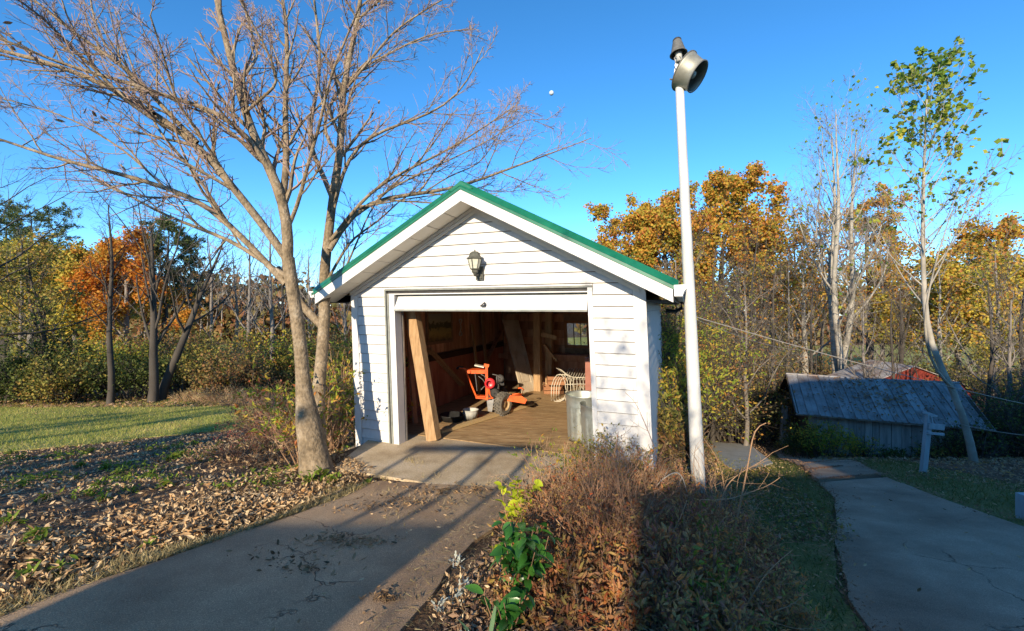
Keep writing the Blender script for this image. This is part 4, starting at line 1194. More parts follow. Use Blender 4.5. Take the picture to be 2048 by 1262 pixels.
for i in range(11):
    b = MB(); b.box((-4.27 + i * .15 + .07, -3.0, 1.42), (.146, .025, 2.1)); b.build('board', M['shedwood'], FN)
for i, xx in enumerate((-4.2, -3.57, -3.15, -2.69)):
    b = MB(); b.box((xx, -3.04, 1.85), (.05, .05, 2.7)); b.build('post', M['shedwood'], FN)
b = MB(); b.box((-3.47, -3.04, 3.17), (1.75, .07, .09)); b.build('top_rail', M['shedwood'], FN)
# ------------------------------------------------------------------ vegetation helpers
def resample(p, n):
    p = np.asarray(p, float)
    d = np.r_[0, np.cumsum(np.linalg.norm(np.diff(p, axis=0), axis=1))]
    t = np.linspace(0, d[-1], n)
    q = np.stack([np.interp(t, d, p[:, k]) for k in range(p.shape[1])], -1)
    for _ in range(2):
        q[1:-1] = .25 * q[:-2] + .5 * q[1:-1] + .25 * q[2:]
    return q


def sprout(rg, P, R, k, tr=(.2, 1.), lf=.5, ang=(30, 55), m=6, up=.15, rf=.6, wob=.12, taper=.35, lmin=None, rmin=.0015):
    """k children on each parent polyline; returns their polylines and radii."""
    N, n, _ = P.shape
    L = np.linalg.norm(np.diff(P, axis=1), axis=2).sum(1)
    t = tr[0] + (tr[1] - tr[0]) * ((np.arange(k)[None] + rg.random((N, k))) / k)
    x = np.clip(t * (n - 1), 0, n - 1.001); i = x.astype(int); f = (x - i)[..., None]
    I = np.arange(N)[:, None]
    pos = P[I, i] * (1 - f) + P[I, i + 1] * f
    T = nrm(P[I, i + 1] - P[I, i])
    rad = R[I, i] * (1 - f[..., 0]) + R[I, i + 1] * f[..., 0]
    u = nrm(np.cross(T, np.where(np.abs(T[..., 2:3]) > .8, np.array([1., 0, 0]), np.array([0, 0, 1.]))))
    v = np.cross(T, u)
    phi = np.arange(k)[None] * 2.4 + rg.random((N, k)) * 1.4 + rg.random((N, 1)) * 6.28
    a = np.radians(ang[0] + (ang[1] - ang[0]) * rg.random((N, k)))[..., None]
    d = np.cos(a) * T + np.sin(a) * (np.cos(phi)[..., None] * u + np.sin(phi)[..., None] * v)
    ln = L[:, None] * lf * (1.2 - .75 * t) * (.65 + .7 * rg.random((N, k)))
    if lmin: ln = np.maximum(ln, lmin)
    C = [pos]
    for _ in range(m - 1):
        C.append(C[-1] + d * (ln / (m - 1))[..., None])
        d = nrm(d + np.array([0, 0, up]) * 3 / m + wob * rg.normal(size=d.shape))
    C = np.stack(C, 2).reshape(N * k, m, 3)
    r0 = np.maximum(rad * rf, rmin).reshape(-1)
    RR = r0[:, None] * np.linspace(1, taper, m)[None]
    return C, np.maximum(RR, rmin * .7)


def tips(P, rg, n, jit, lo=.35):
    """n random points along polylines (towards their ends), jittered; with local directions."""
    N, m, _ = P.shape
    I = rg.integers(0, N, n); t = (lo + (1 - lo) * rg.random(n)) * (m - 1.001)
    i = t.astype(int); f = (t - i)[:, None]
    q = P[I, i] * (1 - f) + P[I, i + 1] * f
    return q + rg.normal(size=(n, 3)) * jit, nrm(P[I, i + 1] - P[I, i])


def tree(name, label, base, H, seed, group, bark='barkgrey', twig=None, r=.15, stems=1, lean_=(0, 0), clear=.25, limbs=14, llen=.38, ang=(35, 60), up=.25,
         k2=6, k3=5, k4=0, spread=1.0, leaf=None, nleaf=0, lsize=.15, ltpl='card', jit=.15, llo=.3, lspread=1., lzlo=0, wob=.1, cat='tree', flat=0, stemspread=.25, gap=0):
    rg = rng_(seed)
    base = np.asarray(base, float).copy()
    t = thing(name, base, label, cat, group)
    P = []
    for s in range(stems):
        a = rg.random() * 6.28
        off = np.array([math.cos(a), math.sin(a), 0]) * (stemspread * H * (1 if stems > 1 else 0))
        n = 10
        pts = [base - np.array([0, 0, .15])]
        top = base + np.array([lean_[0], lean_[1], H * (.8 + .2 * rg.random() if stems > 1 else 1)]) + off
        for k in range(1, n):
            f = k / (n - 1)
            c = base * (1 - f) + top * f
            c = c + rg.normal(size=3) * np.array([1, 1, .2]) * H * .011 + off * (f ** .6 - f) * .6
            pts.append(c)
        P.append(resample(pts, 12))
    P = np.array(P)
    R = np.linspace(1, 0, 12)[None] ** .85 * r * (1 if stems == 1 else .7) + .012
    R = np.repeat(R, stems, 0)
    R[:, 0] *= 1.2
    b = MB(); b.tubes(P, R, 9)
    L1, R1 = sprout(rg, P, R, limbs, (clear, .97), llen * spread, ang, 8, up, .42, wob, rmin=.008)
    b.tubes(L1, R1, 6)
    b.build('trunk', M[bark], t, smooth=True)
    L2, R2 = sprout(rg, L1, R1, k2, (.25, 1), .5, (28, 55), 5, up * .8, .6, wob * 1.2, rmin=.005)
    c = MB(); c.tubes(L2, R2, 3)
    L3, R3 = sprout(rg, L2, R2, k3, (.2, 1), .55, (25, 55), 4 if k4 else 3, up * .6, .6, wob * 1.4, rmin=.0035)
    c.ribbons(L3, R3)
    LL = L3
    if k4:
        L4, R4 = sprout(rg, L3, R3, k4, (.2, 1), .6, (25, 55), 3, up * .5, .65, wob * 1.4, rmin=.003)
        c.ribbons(L4, R4); LL = L4
    mats = [M[twig or bark]]
    if leaf:
        if gap:
            per = len(LL) // (len(L1) * k2)
            LL = LL[np.repeat(rg.random(len(L1) * k2) > gap, per)]
        q, d = tips(LL, rg, int(nleaf * 2.3), jit, llo); lsize = lsize * .56
        if lzlo:
            keep = q[:, 2] > base[2] + lzlo * H + rg.normal(size=len(q)) * H * .07
            q, d = q[keep], d[keep]
        c.leaves(q, lsize * (.6 + .8 * rg.random(len(q))), rg, ltpl, m=1, flat=flat, spread=lspread, dirs=d if ltpl in ('leaf', 'needle') else None)
        mats.append(M[leaf])
    c.build('crown', mats, t)
    return t


def pine(name, label, base, H, seed, group, rad=.2, tiers=14, leaf='L_pine', clear=.35, wide=.22):
    rg = rng_(seed); base = np.asarray(base, float)
    t = thing(name, base, label, 'tree', group)
    tr = resample([base - (0, 0, .2), base + (0, 0, H * .5), base + (rg.normal() * .2, rg.normal() * .2, H)], 10)[None]
    R = np.linspace(rad, .02, 10)[None]
    b = MB(); b.tubes(tr, R, 8); b.build('trunk', M['barkdark'], t, smooth=True)
    c = MB()
    L1, R1 = sprout(rg, tr, R, tiers * 4, (clear, 1), wide * 1.6, (62, 92), 7, .12, .3, .05)
    c.tubes(L1, R1, 4)
    L2, R2 = sprout(rg, L1, R1, 7, (.3, 1), .35, (30, 55), 4, .1, .5, .08)
    c.ribbons(L2, R2)
    q, d = tips(L2, rg, 9000, .05, .1)
    c.leaves(q, .28 * (.6 + .7 * rg.random(len(q))), rg, 'needle', m=1, dirs=d)
    q, d = tips(L2, rg, 6000, .07, .2)
    c.leaves(q, .20 * (.6 + .7 * rg.random(len(q))), rg, 'leaf', m=1, dirs=d)
    c.build('crown', [M['barkdark'], M[leaf]], t)
    return t


def shrub(name, label, base, rx, ry, h, seed, ns=60, leaf='L_brown', nleaf=3000, lsize=.05, stem='canedark', ltpl='leaf', out=.5, k2=4, k3=3, sr=.005, group=None, cat='shrub', up=.1, llo=.15, jit=.02, wob=.14,
          ground=True, hv=.5, flat=0, parts=('stems', 'foliage'), lowbias=1.0, arch=0.0):
    """A clump of stems fanning out of an ellipse of ground, with side twigs and leaves."""
    rg = rng_(seed); base = np.asarray(base, float)
    t = thing(name, base, label, cat, group)
    a = rg.random(ns) * 6.28; q = np.sqrt(rg.random(ns))
    ox, oy = np.cos(a) * q * rx, np.sin(a) * q * ry
    p = np.stack([base[0] + ox, base[1] + oy, np.zeros(ns)], -1)
    p[:, 2] = gz(p[:, 0], p[:, 1]) - .03 if ground else base[2]
    hh = h * (1 - hv + hv * rg.random(ns)) * (1 - .35 * q * q)
    d = nrm(np.stack([np.cos(a) * q * out, np.sin(a) * q * out, np.ones(ns)], -1) + .18 * rg.normal(size=(ns, 3)))
    C = [p]; m = 8
    for _ in range(m - 1):
        C.append(C[-1] + d * (hh / (m - 1))[:, None])
        d = nrm(d + wob * rg.normal(size=d.shape) + np.array([0, 0, up - arch]) * 3 / m)
    P = np.stack(C, 1); R = sr * (.6 + .8 * rg.random((ns, 1))) * np.linspace(1, .4, m)[None]
    b = MB(); b.tubes(P, R, 4)
    L2, R2 = sprout(rg, P, R, k2, (.2, 1), .45, (25, 60), 4, up, .7, wob, rmin=.0014)
    b.tubes(L2, R2, 3)
    LL = L2
    if k3:
        L3, R3 = sprout(rg, L2, R2, k3, (.2, 1), .55, (25, 60), 3, up, .75, wob, rmin=.0012)
        b.ribbons(L3, R3); LL = np.concatenate([L3, L3[:, ::1]])
    b.build(parts[0], M[stem], t)
    if nleaf:
        if ltpl == 'card': nleaf, lsize = int(nleaf * 1.5), lsize * .55
        q, dd = tips(LL, rg, nleaf, jit, llo)
        c = MB(); c.leaves(q, lsize * (.5 + .9 * rg.random(nleaf)), rg, ltpl, flat=flat, dirs=dd)
        c.build(parts[1], M[leaf], t)
    return t


# ------------------------------------------------------------------ the big bare tree by the garage
tb_ = ghit(632, 948)
BT = thing('bare_tree', tb_, 'large bare smooth-barked tree with two stems beside the white garage', 'tree')
Y0 = float(tb_[1])
LB = []           # (points in photo pixels with their own depth offsets, start radius, end radius)


def limb(pts, ya, yb, r0, r1):
    n = len(pts)
    P = [ray(x, y, Y0 + ya + (yb - ya) * i / (n - 1)) for i, (x, y) in enumerate(pts)]
    LB.append((resample(P, 16), np.linspace(r0, r1, 16)))


trunkA = ([(636, 962), (627, 905), (617, 850), (607, 775), (602, 700), (594, 636), (584, 572), (576, 516)], .0, .05)
trunkB = ([(636, 930), (634, 860), (637, 777), (645, 700), (650, 625), (647, 555), (657, 470), (667, 385)], .1, .35)
tp_ = []
b = MB()
P = resample([ray(x, y, Y0 + .05 * i / 7) for i, (x, y) in enumerate(trunkA[0])], 20)
b.tubes(P, np.interp(np.linspace(0, 1, 20), [0, .06, .14, .27, .38, .48, .8, 1], [.235, .18, .15, .135, .095, .075, .069, .070]), 16)
P = resample([ray(x, y, Y0 + .10 + 1.0 * min(1, i / 4)) for i, (x, y) in enumerate(trunkB[0])], 20)
b.tubes(P, np.interp(np.linspace(0, 1, 20), [0, .2, .35, .6, 1], [.12, .085, .076, .075, .054]), 14)
for px, py, rr, dy in ((598, 826, .03, -.14),): b.lathe([(.001, .02), (.02, .022), (.035, .012), (.045, -.01), (.05, -.04)], ray(px, py, Y0 - .03), (-.9, -.3, 0), 12)
# limbs of the left stem
limb([(576, 522), (520, 440), (475, 388), (395, 285), (309, 228), (228, 176), (162, 147), (80, 118), (-40, 92)], .05, -.5, .060, .020)
limb([(572, 568), (537, 528), (456, 447), (404, 395), (333, 378), (266, 352), (181, 335), (95, 312), (0, 277), (-80, 255)], .05, .6, .048, .014)
limb([(578, 556), (520, 520), (475, 485), (395, 456), (323, 428), (266, 395), (204, 361), (150, 340)], .03, 1.1, .036, .008)
limb([(575, 520), (580, 471), (566, 400), (554, 366), (504, 268), (475, 170), (447, 62), (425, -40)], .05, -.1, .078, .030)
limb([(556, 372), (520, 305), (475, 247), (418, 214), (333, 195), (238, 157), (143, 138), (60, 100), (-30, 65)], .02, -.9, .040, .012)
limb([(566, 392), (574, 339), (571, 250), (571, 196), (574, 120), (574, 49), (560, -30)], .05, .3, .050, .020)
limb([(395, 285), (330, 220), (280, 160), (214, 109), (143, 62), (71, 0), (30, -30)], -.2, -.8, .032, .012)
limb([(309, 228), (260, 150), (205, 85), (185, 30), (178, -30)], -.3, .3, .022, .010)
limb([(475, 170), (520, 110), (500, 60), (480, -20)], .0, .6, .022, .010)
limb([(490, 225), (560, 165), (530, 90), (500, 40), (470, -20)], -.1, -.7, .022, .009)
limb([(456, 447), (380, 330), (310, 260), (290, 190), (250, 100), (230, 20)], .2, .9, .024, .008)
limb([(574, 460), (600, 400), (612, 340), (640, 250), (660, 150), (700, 60), (720, 10)], .1, -.8, .030, .010)
limb([(475, 388), (420, 300), (350, 200), (330, 120), (300, 30)], -.1, -.9, .024, .009)
limb([(228, 176), (150, 100), (90, 40), (40, 0), (0, -20)], -.4, -1.1, .020, .009)
limb([(333, 378), (250, 300), (150, 240), (60, 210), (-30, 190)], .4, 1.0, .018, .007)
# limbs of the right stem
limb([(667, 385), (682, 295), (684, 196), (696, 128), (716, 39), (724, -30)], 1.08, 0.94, .070, .030)
limb([(664, 395), (640, 335), (613, 285), (630, 200), (642, 140), (637, 74), (626, -20)], 1.08, 1.54, .045, .018)
limb([(659, 500), (690, 440), (711, 417), (755, 394), (844, 388), (917, 376), (985, 350), (1060, 322), (1120, 300), (1183, 276)], 1.04, 2.34, .048, .008)
limb([(662, 440), (686, 340), (711, 290), (775, 255), (844, 236), (910, 200), (945, 150), (967, 93)], 1.04, 0.44, .036, .007)
limb([(680, 310), (640, 270), (660, 200), (700, 150), (775, 108), (863, 64), (942, 59)], 1.04, 1.44, .034, .008)
limb([(662, 480), (700, 430), (745, 378), (814, 339), (888, 305), (960, 260), (1040, 205)], 1.06, 0.74, .034, .006)
limb([(690, 180), (740, 120), (790, 60), (850, 20), (900, -10)], 1.04, 0.34, .024, .008)
limb([(755, 394), (830, 350), (900, 320), (980, 280), (1050, 235), (1100, 240)], 1.34, 1.94, .018, .005)
limb([(844, 388), (900, 350), (960, 330), (1010, 250), (1040, 180)], 1.54, 2.54, .014, .004)
limb([(655, 560), (700, 480), (760, 440), (800, 400), (850, 370)], 1.04, 2.14, .026, .007)
limb([(650, 610), (690, 540), (720, 470), (740, 420), (800, 350)], 1.04, 1.64, .024, .006)
limb([(711, 417), (800, 400), (870, 390), (950, 380), (1020, 385), (1080, 372)], 1.24, 2.74, .014, .004)
limb([(716, 39), (760, 0), (800, -40)], 0.94, 0.74, .020, .012)
limb([(648, 655), (632, 640), (608, 615), (585, 578), (556, 535)], 1.04, 1.19, .075, .045)
for P, R in LB: b.tubes(P, R * .82, 9)
trunk_obj = b.build('trunk', M['bark'], BT, smooth=True)
PP = np.array([p for p, _ in LB[:-1]]); RR = np.array([r for _, r in LB[:-1]])
rg = rng_(101)
L2, R2 = sprout(rg, PP, RR, 12, (.15, 1), .29, (22, 48), 9, .10, .45, .07, rmin=.0055, taper=.35)
L3, R3 = sprout(rg, L2, R2, 8, (.15, 1), .42, (25, 50), 6, .08, .6, .10, rmin=.0034, taper=.5)
L4, R4 = sprout(rg, L3, R3, 4, (.15, 1), .48, (28, 58), 4, .06, .7, .14, rmin=.0024, taper=.6, lmin=.06)
c = MB(); c.tubes(L2, R2, 5); c.tubes(L3, R3, 4, m=1); c.tubes(L4, R4, 3, m=1)
c.build('crown', [M['bark'], M['twig']], BT)
                                            # a few dead leaves still hanging
hl = np.array([ray(x, y, Y0 - .5) for x, y in ((15, 45), (20, 70), (28, 95), (125, 82), (132, 98), (120, 75), (188, 225), (172, 222), (203, 235), (195, 245), (60, 105), (120, 240), (192, 355), (250, 335), (578, 158), (755, 205), (70, 120), (36, 88), (112, 110), (140, 120))])
for k_, q_ in enumerate(hl):
    c = MB(); c.leaves(q_[None], .07, rng_(40 + k_), 'curl', rnd=np.array([.1 + .02 * k_])); c.build('dead_leaf', M['L_litter'], BT)

# ------------------------------------------------------------------ trees and brush on the left
GLW = 'trees along the far edge of the lawn'


def bp(px, py, Y=None):
    """Foot of a plant: on the ground along the pixel's column, at depth Y if given."""
    if Y is None: return ghit(px, py)
    x = (px - 1024) / F * Y
    return np.array([x, Y, float(gz(x, Y))])


def Hto(p, py):
    """Height that brings the top of something standing at p to the photo row py."""
    return EH - (py - HZ) / F * p[1] - p[2]


p = bp(305, 0, 15.4); tree('bare_tree', 'dark bare tree with several upright stems at the lawn edge', p, Hto(p, 440), 11, GLW, 'barkdark', r=.15, limbs=13, llen=.62, ang=(14, 34), clear=.26, up=.22, k2=6, k3=5, k4=3)
p = bp(220, 0, 15.2); tree('bare_tree', 'slender dark bare tree left of the many-stemmed one', p, Hto(p, 410), 12, GLW, 'barkdark', r=.10, limbs=16, llen=.22, ang=(25, 50), clear=.35, k2=5, k3=5, k4=2)
p = bp(318, 0, 15.8); tree('bare_tree', 'dark bare tree leaning to the right over olive brush', p, Hto(p, 470), 13, GLW, 'barkdark', r=.15, lean_=(2.0, .5), limbs=11, llen=.35, clear=.4, k2=5, k3=5, k4=2)
p = bp(-150, 0, 13.5); tree('bare_tree', 'bare tree reaching in from the left with fine drooping twigs', p, Hto(p, 330), 14, GLW, 'barkdark', r=.15, lean_=(1.6, 0), limbs=16, llen=.55, ang=(40, 75), up=.12, k2=6, k3=5, k4=2)
p = bp(40, 0, 17); tree('bare_tree', 'thin grey bare tree among dark brush at the left edge', p, Hto(p, 470), 15, GLW, 'barkgrey', r=.09, limbs=14, llen=.3, k2=6, k3=5, k4=2)
p = bp(115, 0, 16.5); tree('bare_tree', 'crooked dark bare tree with sparse leaves above the dark bushes', p, Hto(p, 490), 16, GLW, 'barkdark', r=.13, stems=2, stemspread=.16, limbs=10, llen=.36, ang=(30, 60), k2=6, k3=5, k4=2, leaf='L_olive', nleaf=1500, lsize=.12, jit=.1)
p = bp(330, 0, 27); pine('pine_tree', 'green pine with layered boughs behind the bare trees', p, Hto(p, 455), 17, GLW, .25, 12, clear=.45, wide=.2)
p = bp(70, 0, 34); pine('pine_tree', 'tall broad pine beyond the yellowing trees at far left', p, Hto(p, 425), 18, GLW, .3, 12, clear=.3, wide=.24)
p = bp(10, 0, 36); pine('pine_tree', 'dark rounded pine at the left edge of view', p, Hto(p, 435), 19, GLW, .3, 12, clear=.3, wide=.22)
p = bp(255, 0, 24); tree('autumn_tree', 'bright orange autumn tree behind the slender bare trees', p, Hto(p, 510), 20, GLW, 'barkgrey', r=.2, limbs=16, llen=.42, up=.2, k2=6, k3=5, leaf='L_orange', nleaf=9000, lsize=.17, jit=.16, lzlo=.25)
p = bp(205, 0, 28); tree('autumn_tree', 'dull gold autumn tree beside the bright orange one', p, Hto(p, 520), 21, GLW, 'barkgrey', r=.2, limbs=16, llen=.42, k2=6, k3=5, leaf='L_oak', nleaf=8000, lsize=.19, jit=.2, lzlo=.2)
p = bp(60, 0, 25); tree('autumn_tree', 'yellow-green autumn tree at the far left below the pine', p, Hto(p, 520), 22, GLW, 'barkgrey', r=.2, limbs=16, llen=.48, k2=6, k3=5, leaf='L_yellow', nleaf=9000, lsize=.19, jit=.2, lzlo=.15)
p = bp(-60, 0, 27); tree('autumn_tree', 'gold and olive tree cut by the left edge', p, Hto(p, 545), 23, GLW, 'barkgrey', r=.2, limbs=16, llen=.5, k2=6, k3=5, leaf='L_yellow', nleaf=8000, lsize=.2, jit=.2, lzlo=.1)
p = bp(150, 0, 24); tree('autumn_tree', 'pale gold tree with thin foliage behind dark bushes', p, Hto(p, 555), 24, GLW, 'barkgrey', r=.16, limbs=14, llen=.45, k2=6, k3=5, leaf='L_yellow', nleaf=6000, lsize=.17, jit=.2)
for i, (px, Y, top, rr, lb) in enumerate(((420, 26, 470, .12, 'pale bare tree right of the pine at the field edge'), (470, 30, 500, .13, 'pale bare tree behind the olive brush left of the big tree'), (500, 22, 440, .11, 'thin pale bare tree just left of the big tree'), (545, 19, 430, .10, 'brown bare trunk rising directly behind the big tree'), (566, 21, 470, .09, 'dark straight trunk seen between the big tree stems'), (620, 24, 500, .12, 'bare grey tree behind the fork of the big tree'), (690, 26, 520, .12, 'bare tree just left of the garage eave'))):
    p = bp(px, 0, Y); tree('bare_tree', lb, p, Hto(p, top), 30 + i, GLW, 'barkgrey' if i != 4 else 'barkdark', 'barkgrey', r=rr, limbs=14, llen=.32, ang=(25, 55), k2=6, k3=5, k4=2)
GBL = 'brush along the lawn edge'
for i, (px, Y, rx, h, lf, lb, sz) in enumerate((
        (15, 15.6, 1.0, 2.9, 'L_green', 'dark evergreen bush at the far left edge of the lawn', .11), (92, 15.8, .8, 2.5, 'L_green', 'dark bushy evergreen with bare stems under it', .11),
        (130, 15.3, .55, 2.0, 'L_olive', 'dark evergreen bush right of the bushy one', .1), (190, 22.5, 1.0, 2.2, 'L_vine', 'yellow-green sunlit bush seen between the dark trunks', .12),
        (262, 16.3, .7, 2.0, 'L_green', 'dark leafy bush at the foot of the many-stemmed tree', .1), (232, 21, .9, 2.6, 'L_vine', 'green and rust bush behind the slender tree', .12),
        (365, 19.5, 1.2, 2.7, 'L_olive', 'broad olive cedar brush beyond the lawn', .11), (410, 17.5, 1.1, 2.0, 'L_olive', 'low dark green brush beyond the lawn', .1), (445, 21, 1.3, 3.2, 'L_olive', 'tall olive brush behind the tan thicket', .12),
        (490, 17, 1.0, 2.3, 'L_brush', 'rust-tinged brush right of the low dark green one', .11), (540, 18.5, 1.2, 2.6, 'L_vine', 'mixed green brush behind the big tree', .12), (340, 24, 1.8, 3.4, 'L_brush', 'russet brush under the pine', .15), (120, 30, 2, 3.2, 'L_yellow', 'shadowy olive brush across the far field', .16), (600, 21, 1.4, 3.2, 'L_brush', 'brown and green brush between big tree and garage', .13), (660, 19, 1.2, 3.2, 'L_olive', 'green brush beside the garage rear corner', .13))):
    p = bp(px, 0, Y)
    shrub('bush', lb, p, rx, rx * .8, h, 60 + i, ns=38, leaf=lf, nleaf=2700 if lf != 'L_green' else 3300, lsize=sz, stem='barkdark', sr=.022, out=.55, k2=6, k3=5, group=GBL, cat='bush', jit=.10, ltpl='card', wob=.16)
for i, (px, py, rx, h, lb) in enumerate(((440, 806, .8, .75, 'clump of tan dead grass stalks at the far lawn edge'), (500, 812, .8, .85, 'tan thicket of stalks between lawn and big tree'), (385, 802, .6, .55, 'short tan stalks left of the taller clump'))):
    p = ghit(px, py); shrub('dry_thicket', lb, p, rx, .4, h, 90 + i, ns=110, leaf='L_dry', nleaf=600, lsize=.10, stem='cane', sr=.006, out=.6, k2=3, k3=0, group=GBL, cat='thicket', ltpl='blade')
# log leaning at the lawn edge and two fence posts
a_, c_ = ghit(205, 798), ghit(252, 778)
b = MB(); c_ = a_ + np.array([1.15, .25, .62]); b.tubes(np.array([a_ + (0, 0, .06), (a_ + c_) / 2 + (0, 0, .05), c_]), .07, 10, cap=True); tag(b.build('fallen_log', M['barkdark'], origin=a_, smooth=True), 'dark log propped at a slant on the lawn edge', 'log')
for px, tp2, lb in ((161, 745, 'thin dark fence stake among the dark bushes'), (365, 760, 'thin dark fence stake below the olive brush')):
    q = ghit(px, 797); b = MB(); b.bar(q - (0, 0, .1), q + (0.02, 0, Hto(q, tp2)), .06, .06, up=(0, 1, 0)); tag(b.build('fence_stake', M['barkdark'], origin=q), lb, 'stake', 'fence stakes at the lawn edge')

# ------------------------------------------------------------------ trees and brush on the right
GRW = 'woodland trees beyond the shed'
p = bp(1330, 0, 27); tree('oak_tree', 'broad oak in rust and gold leaf behind the white pole', p, Hto(p, 455), 201, GRW, 'barkdark', r=.32, limbs=22, llen=.48, ang=(40, 70), up=.3, k2=7, k3=6, leaf='L_oak', nleaf=15000, lsize=.20, jit=.15, gap=.18, lzlo=.38, clear=.3)
p = bp(1445, 0, 28); tree('oak_tree', 'tallest rust and gold oak right of the white pole', p, Hto(p, 405), 202, GRW, 'barkdark', r=.34, limbs=22, llen=.42, ang=(38, 68), up=.3, k2=7, k3=6, leaf='L_oak', nleaf=15000, lsize=.20, jit=.15, gap=.18, lzlo=.36, clear=.3)
p = bp(1252, 0, 30); tree('oak_tree', 'leftmost rust oak rising over the garage roof edge', p, Hto(p, 455), 203, GRW, 'barkdark', r=.28, limbs=20, llen=.42, ang=(38, 68), up=.28, k2=7, k3=6, leaf='L_oak', nleaf=11000, lsize=.20, jit=.15, gap=.18, lzlo=.3, clear=.3)
p = bp(1540, 0, 31); tree('oak_tree', 'thin-leaved brown oak between the rust oaks and the pale tree', p, Hto(p, 490), 204, GRW, 'barkdark', r=.26, limbs=18, llen=.42, up=.28, k2=7, k3=5, leaf='L_oak', nleaf=7000, lsize=.21, jit=.2, lzlo=.35)
p = bp(1738, 0, 34); tree('oak_tree', 'rust oak crown showing behind the pale bare tree', p, Hto(p, 430), 205, GRW, 'barkdark', r=.3, limbs=20, llen=.40, up=.28, k2=7, k3=6, leaf='L_oak', nleaf=8000, lsize=.21, jit=.15, gap=.4, lzlo=.42)
p = bp(2010, 0, 27); tree('oak_tree', 'deep rust oak cut by the right edge of view', p, Hto(p, 470), 206, GRW, 'barkdark', r=.3, limbs=20, llen=.40, up=.28, k2=7, k3=6, leaf='L_oak', nleaf=9000, lsize=.20, jit=.15, gap=.35, lzlo=.35)
p = bp(1915, 0, 24); tree('autumn_tree', 'yellow-green and orange leafed tree at the right behind the poplar', p, Hto(p, 560), 207, GRW, 'barkgrey', r=.2, limbs=18, llen=.52, up=.22, k2=7, k3=5, leaf='L_yellow', nleaf=10000, lsize=.19, jit=.2, lzlo=.15)
p = bp(1680, 0, 21.5); tree('bare_tree', 'tall pale-barked bare tree rising behind the shed roof', p, Hto(p, 225), 208, GRW, 'barkpale', 'barkgrey', r=.24, stems=3, stemspread=.055, limbs=12, llen=.30, ang=(20, 42), clear=.28, up=.3, k2=7, k3=5, k4=3, leaf='L_poplar', nleaf=160, lsize=.2, jit=.1)
# the tulip poplar whose pale trunk leans in front of the shed
pp = ghit(1948, 925)
POP = thing('poplar_tree', pp, 'tall leaning poplar with green-gold leaves at its top in front of shed', 'tree', GRW)
Yp = float(pp[1])
PT = resample([ray(x, y, Yp + d) for x, y, d in ((1950, 935, 0), (1938, 860, .05), (1915, 790, .1), (1880, 735, .2), (1856, 690, .3), (1850, 620, .5), (1846, 540, .7), (1845, 440, .9), (1848, 330, 1.1), (1852, 230, 1.3), (1856, 155, 1.5))], 18)[None]
PR_ = np.interp(np.linspace(0, 1, 18), [0, .12, .4, 1], [.085, .068, .056, .012])[None]
b = MB(); b.tubes(PT, PR_, 10)
P2 = resample([ray(x, y, Yp + d) for x, y, d in ((1905, 775, .1), (1880, 760, -.2), (1852, 700, -.3), (1845, 640, -.5), (1862, 560, -.6), (1880, 490, -.8), (1905, 420, -.8))], 12)[None]
b.tubes(P2, np.linspace(.034, .008, 12)[None], 8)
rg = rng_(209)
Q1, S1 = sprout(rg, PT, PR_, 34, (.38, .99), .26, (28, 48), 9, .22, .36, .05, rmin=.008)
b.tubes(Q1, S1, 6); b.build('trunk', M['barkpale'], POP, smooth=True)
Q2, S2 = sprout(rg, Q1, S1, 7, (.25, 1), .42, (25, 50), 6, .2, .6, .1, rmin=.005)
Q3, S3 = sprout(rg, Q2, S2, 4, (.2, 1), .5, (25, 50), 4, .15, .6, .12, rmin=.004)
c = MB(); c.tubes(Q2, S2, 4); c.tubes(Q3, S3, 3)
q, d = tips(np.concatenate([Q3]), rg, 2400, .02, .5)
top = EH - (330 - HZ) / F * (Yp + 1.2)
keep = q[:, 2] > top - .2 + rg.normal(size=len(q)) * .8 - 1.0 * (rg.random(len(q)) < .03) * 4
q = q[keep]; c.leaves(q, .092 * (.6 + .7 * rg.random(len(q))), rg, 'card', m=1)
c.build('crown', [M['barkgrey'], M['L_poplar']], POP)
for i, (px, Y, top, rr, bk, lb) in enumerate((
        (1605, 24, 520, .2, 'barkpale', 'pale forked trunk just left above the shed ridge'), (1590, 33, 400, .12, 'barkgrey', 'thin grey bare tree left of the pale tree'), (1640, 30, 330, .12, 'barkgrey', 'slim bare tree directly beside the pale tree'),
        (1765, 27, 470, .14, 'barkgrey', 'grey bare tree between the pale tree and the poplar'), (1800, 20, 560, .13, 'barkdark', 'dark trunk standing at the red barn roof'), (1475, 20, 520, .12, 'barkdark', 'dark bare tree in the brush right of the pole'),
        (1530, 23, 500, .12, 'barkdark', 'dark bare tree above the left end of the shed'), (1400, 19, 560, .11, 'barkdark', 'dark bare tree in the tangled brush beside the pole'), (1960, 30, 420, .14, 'barkgrey', 'grey bare tree behind the yellow-green leaves'), (1990, 18, 480, .12, 'barkgrey', 'bare tree with bluish twigs near the right edge'),
        (2045, 16, 540, .11, 'barkdark', 'dark bare tree cut by the right edge'), (1730, 19, 600, .09, 'barkgrey', 'small bare tree leaning above the shed roof'), (1880, 22, 520, .12, 'barkpale', 'pale slim trunk behind the leaning poplar'), (1510, 26, 560, .15, 'barkpale', 'pale trunk deep in the brown brush'))):
    p = bp(px, 0, Y); tree('bare_tree', lb, p, Hto(p, top), 220 + i, GRW, bk, 'barkgrey' if bk == 'barkpale' else bk, r=rr, limbs=14, llen=.36, ang=(28, 58), clear=.25, k2=6, k3=4, k4=2, leaf='L_oak' if i % 3 == 0 else None, nleaf=500 if i % 3 == 0 else 0, lsize=.16)
GBR = 'brush below the woodland'
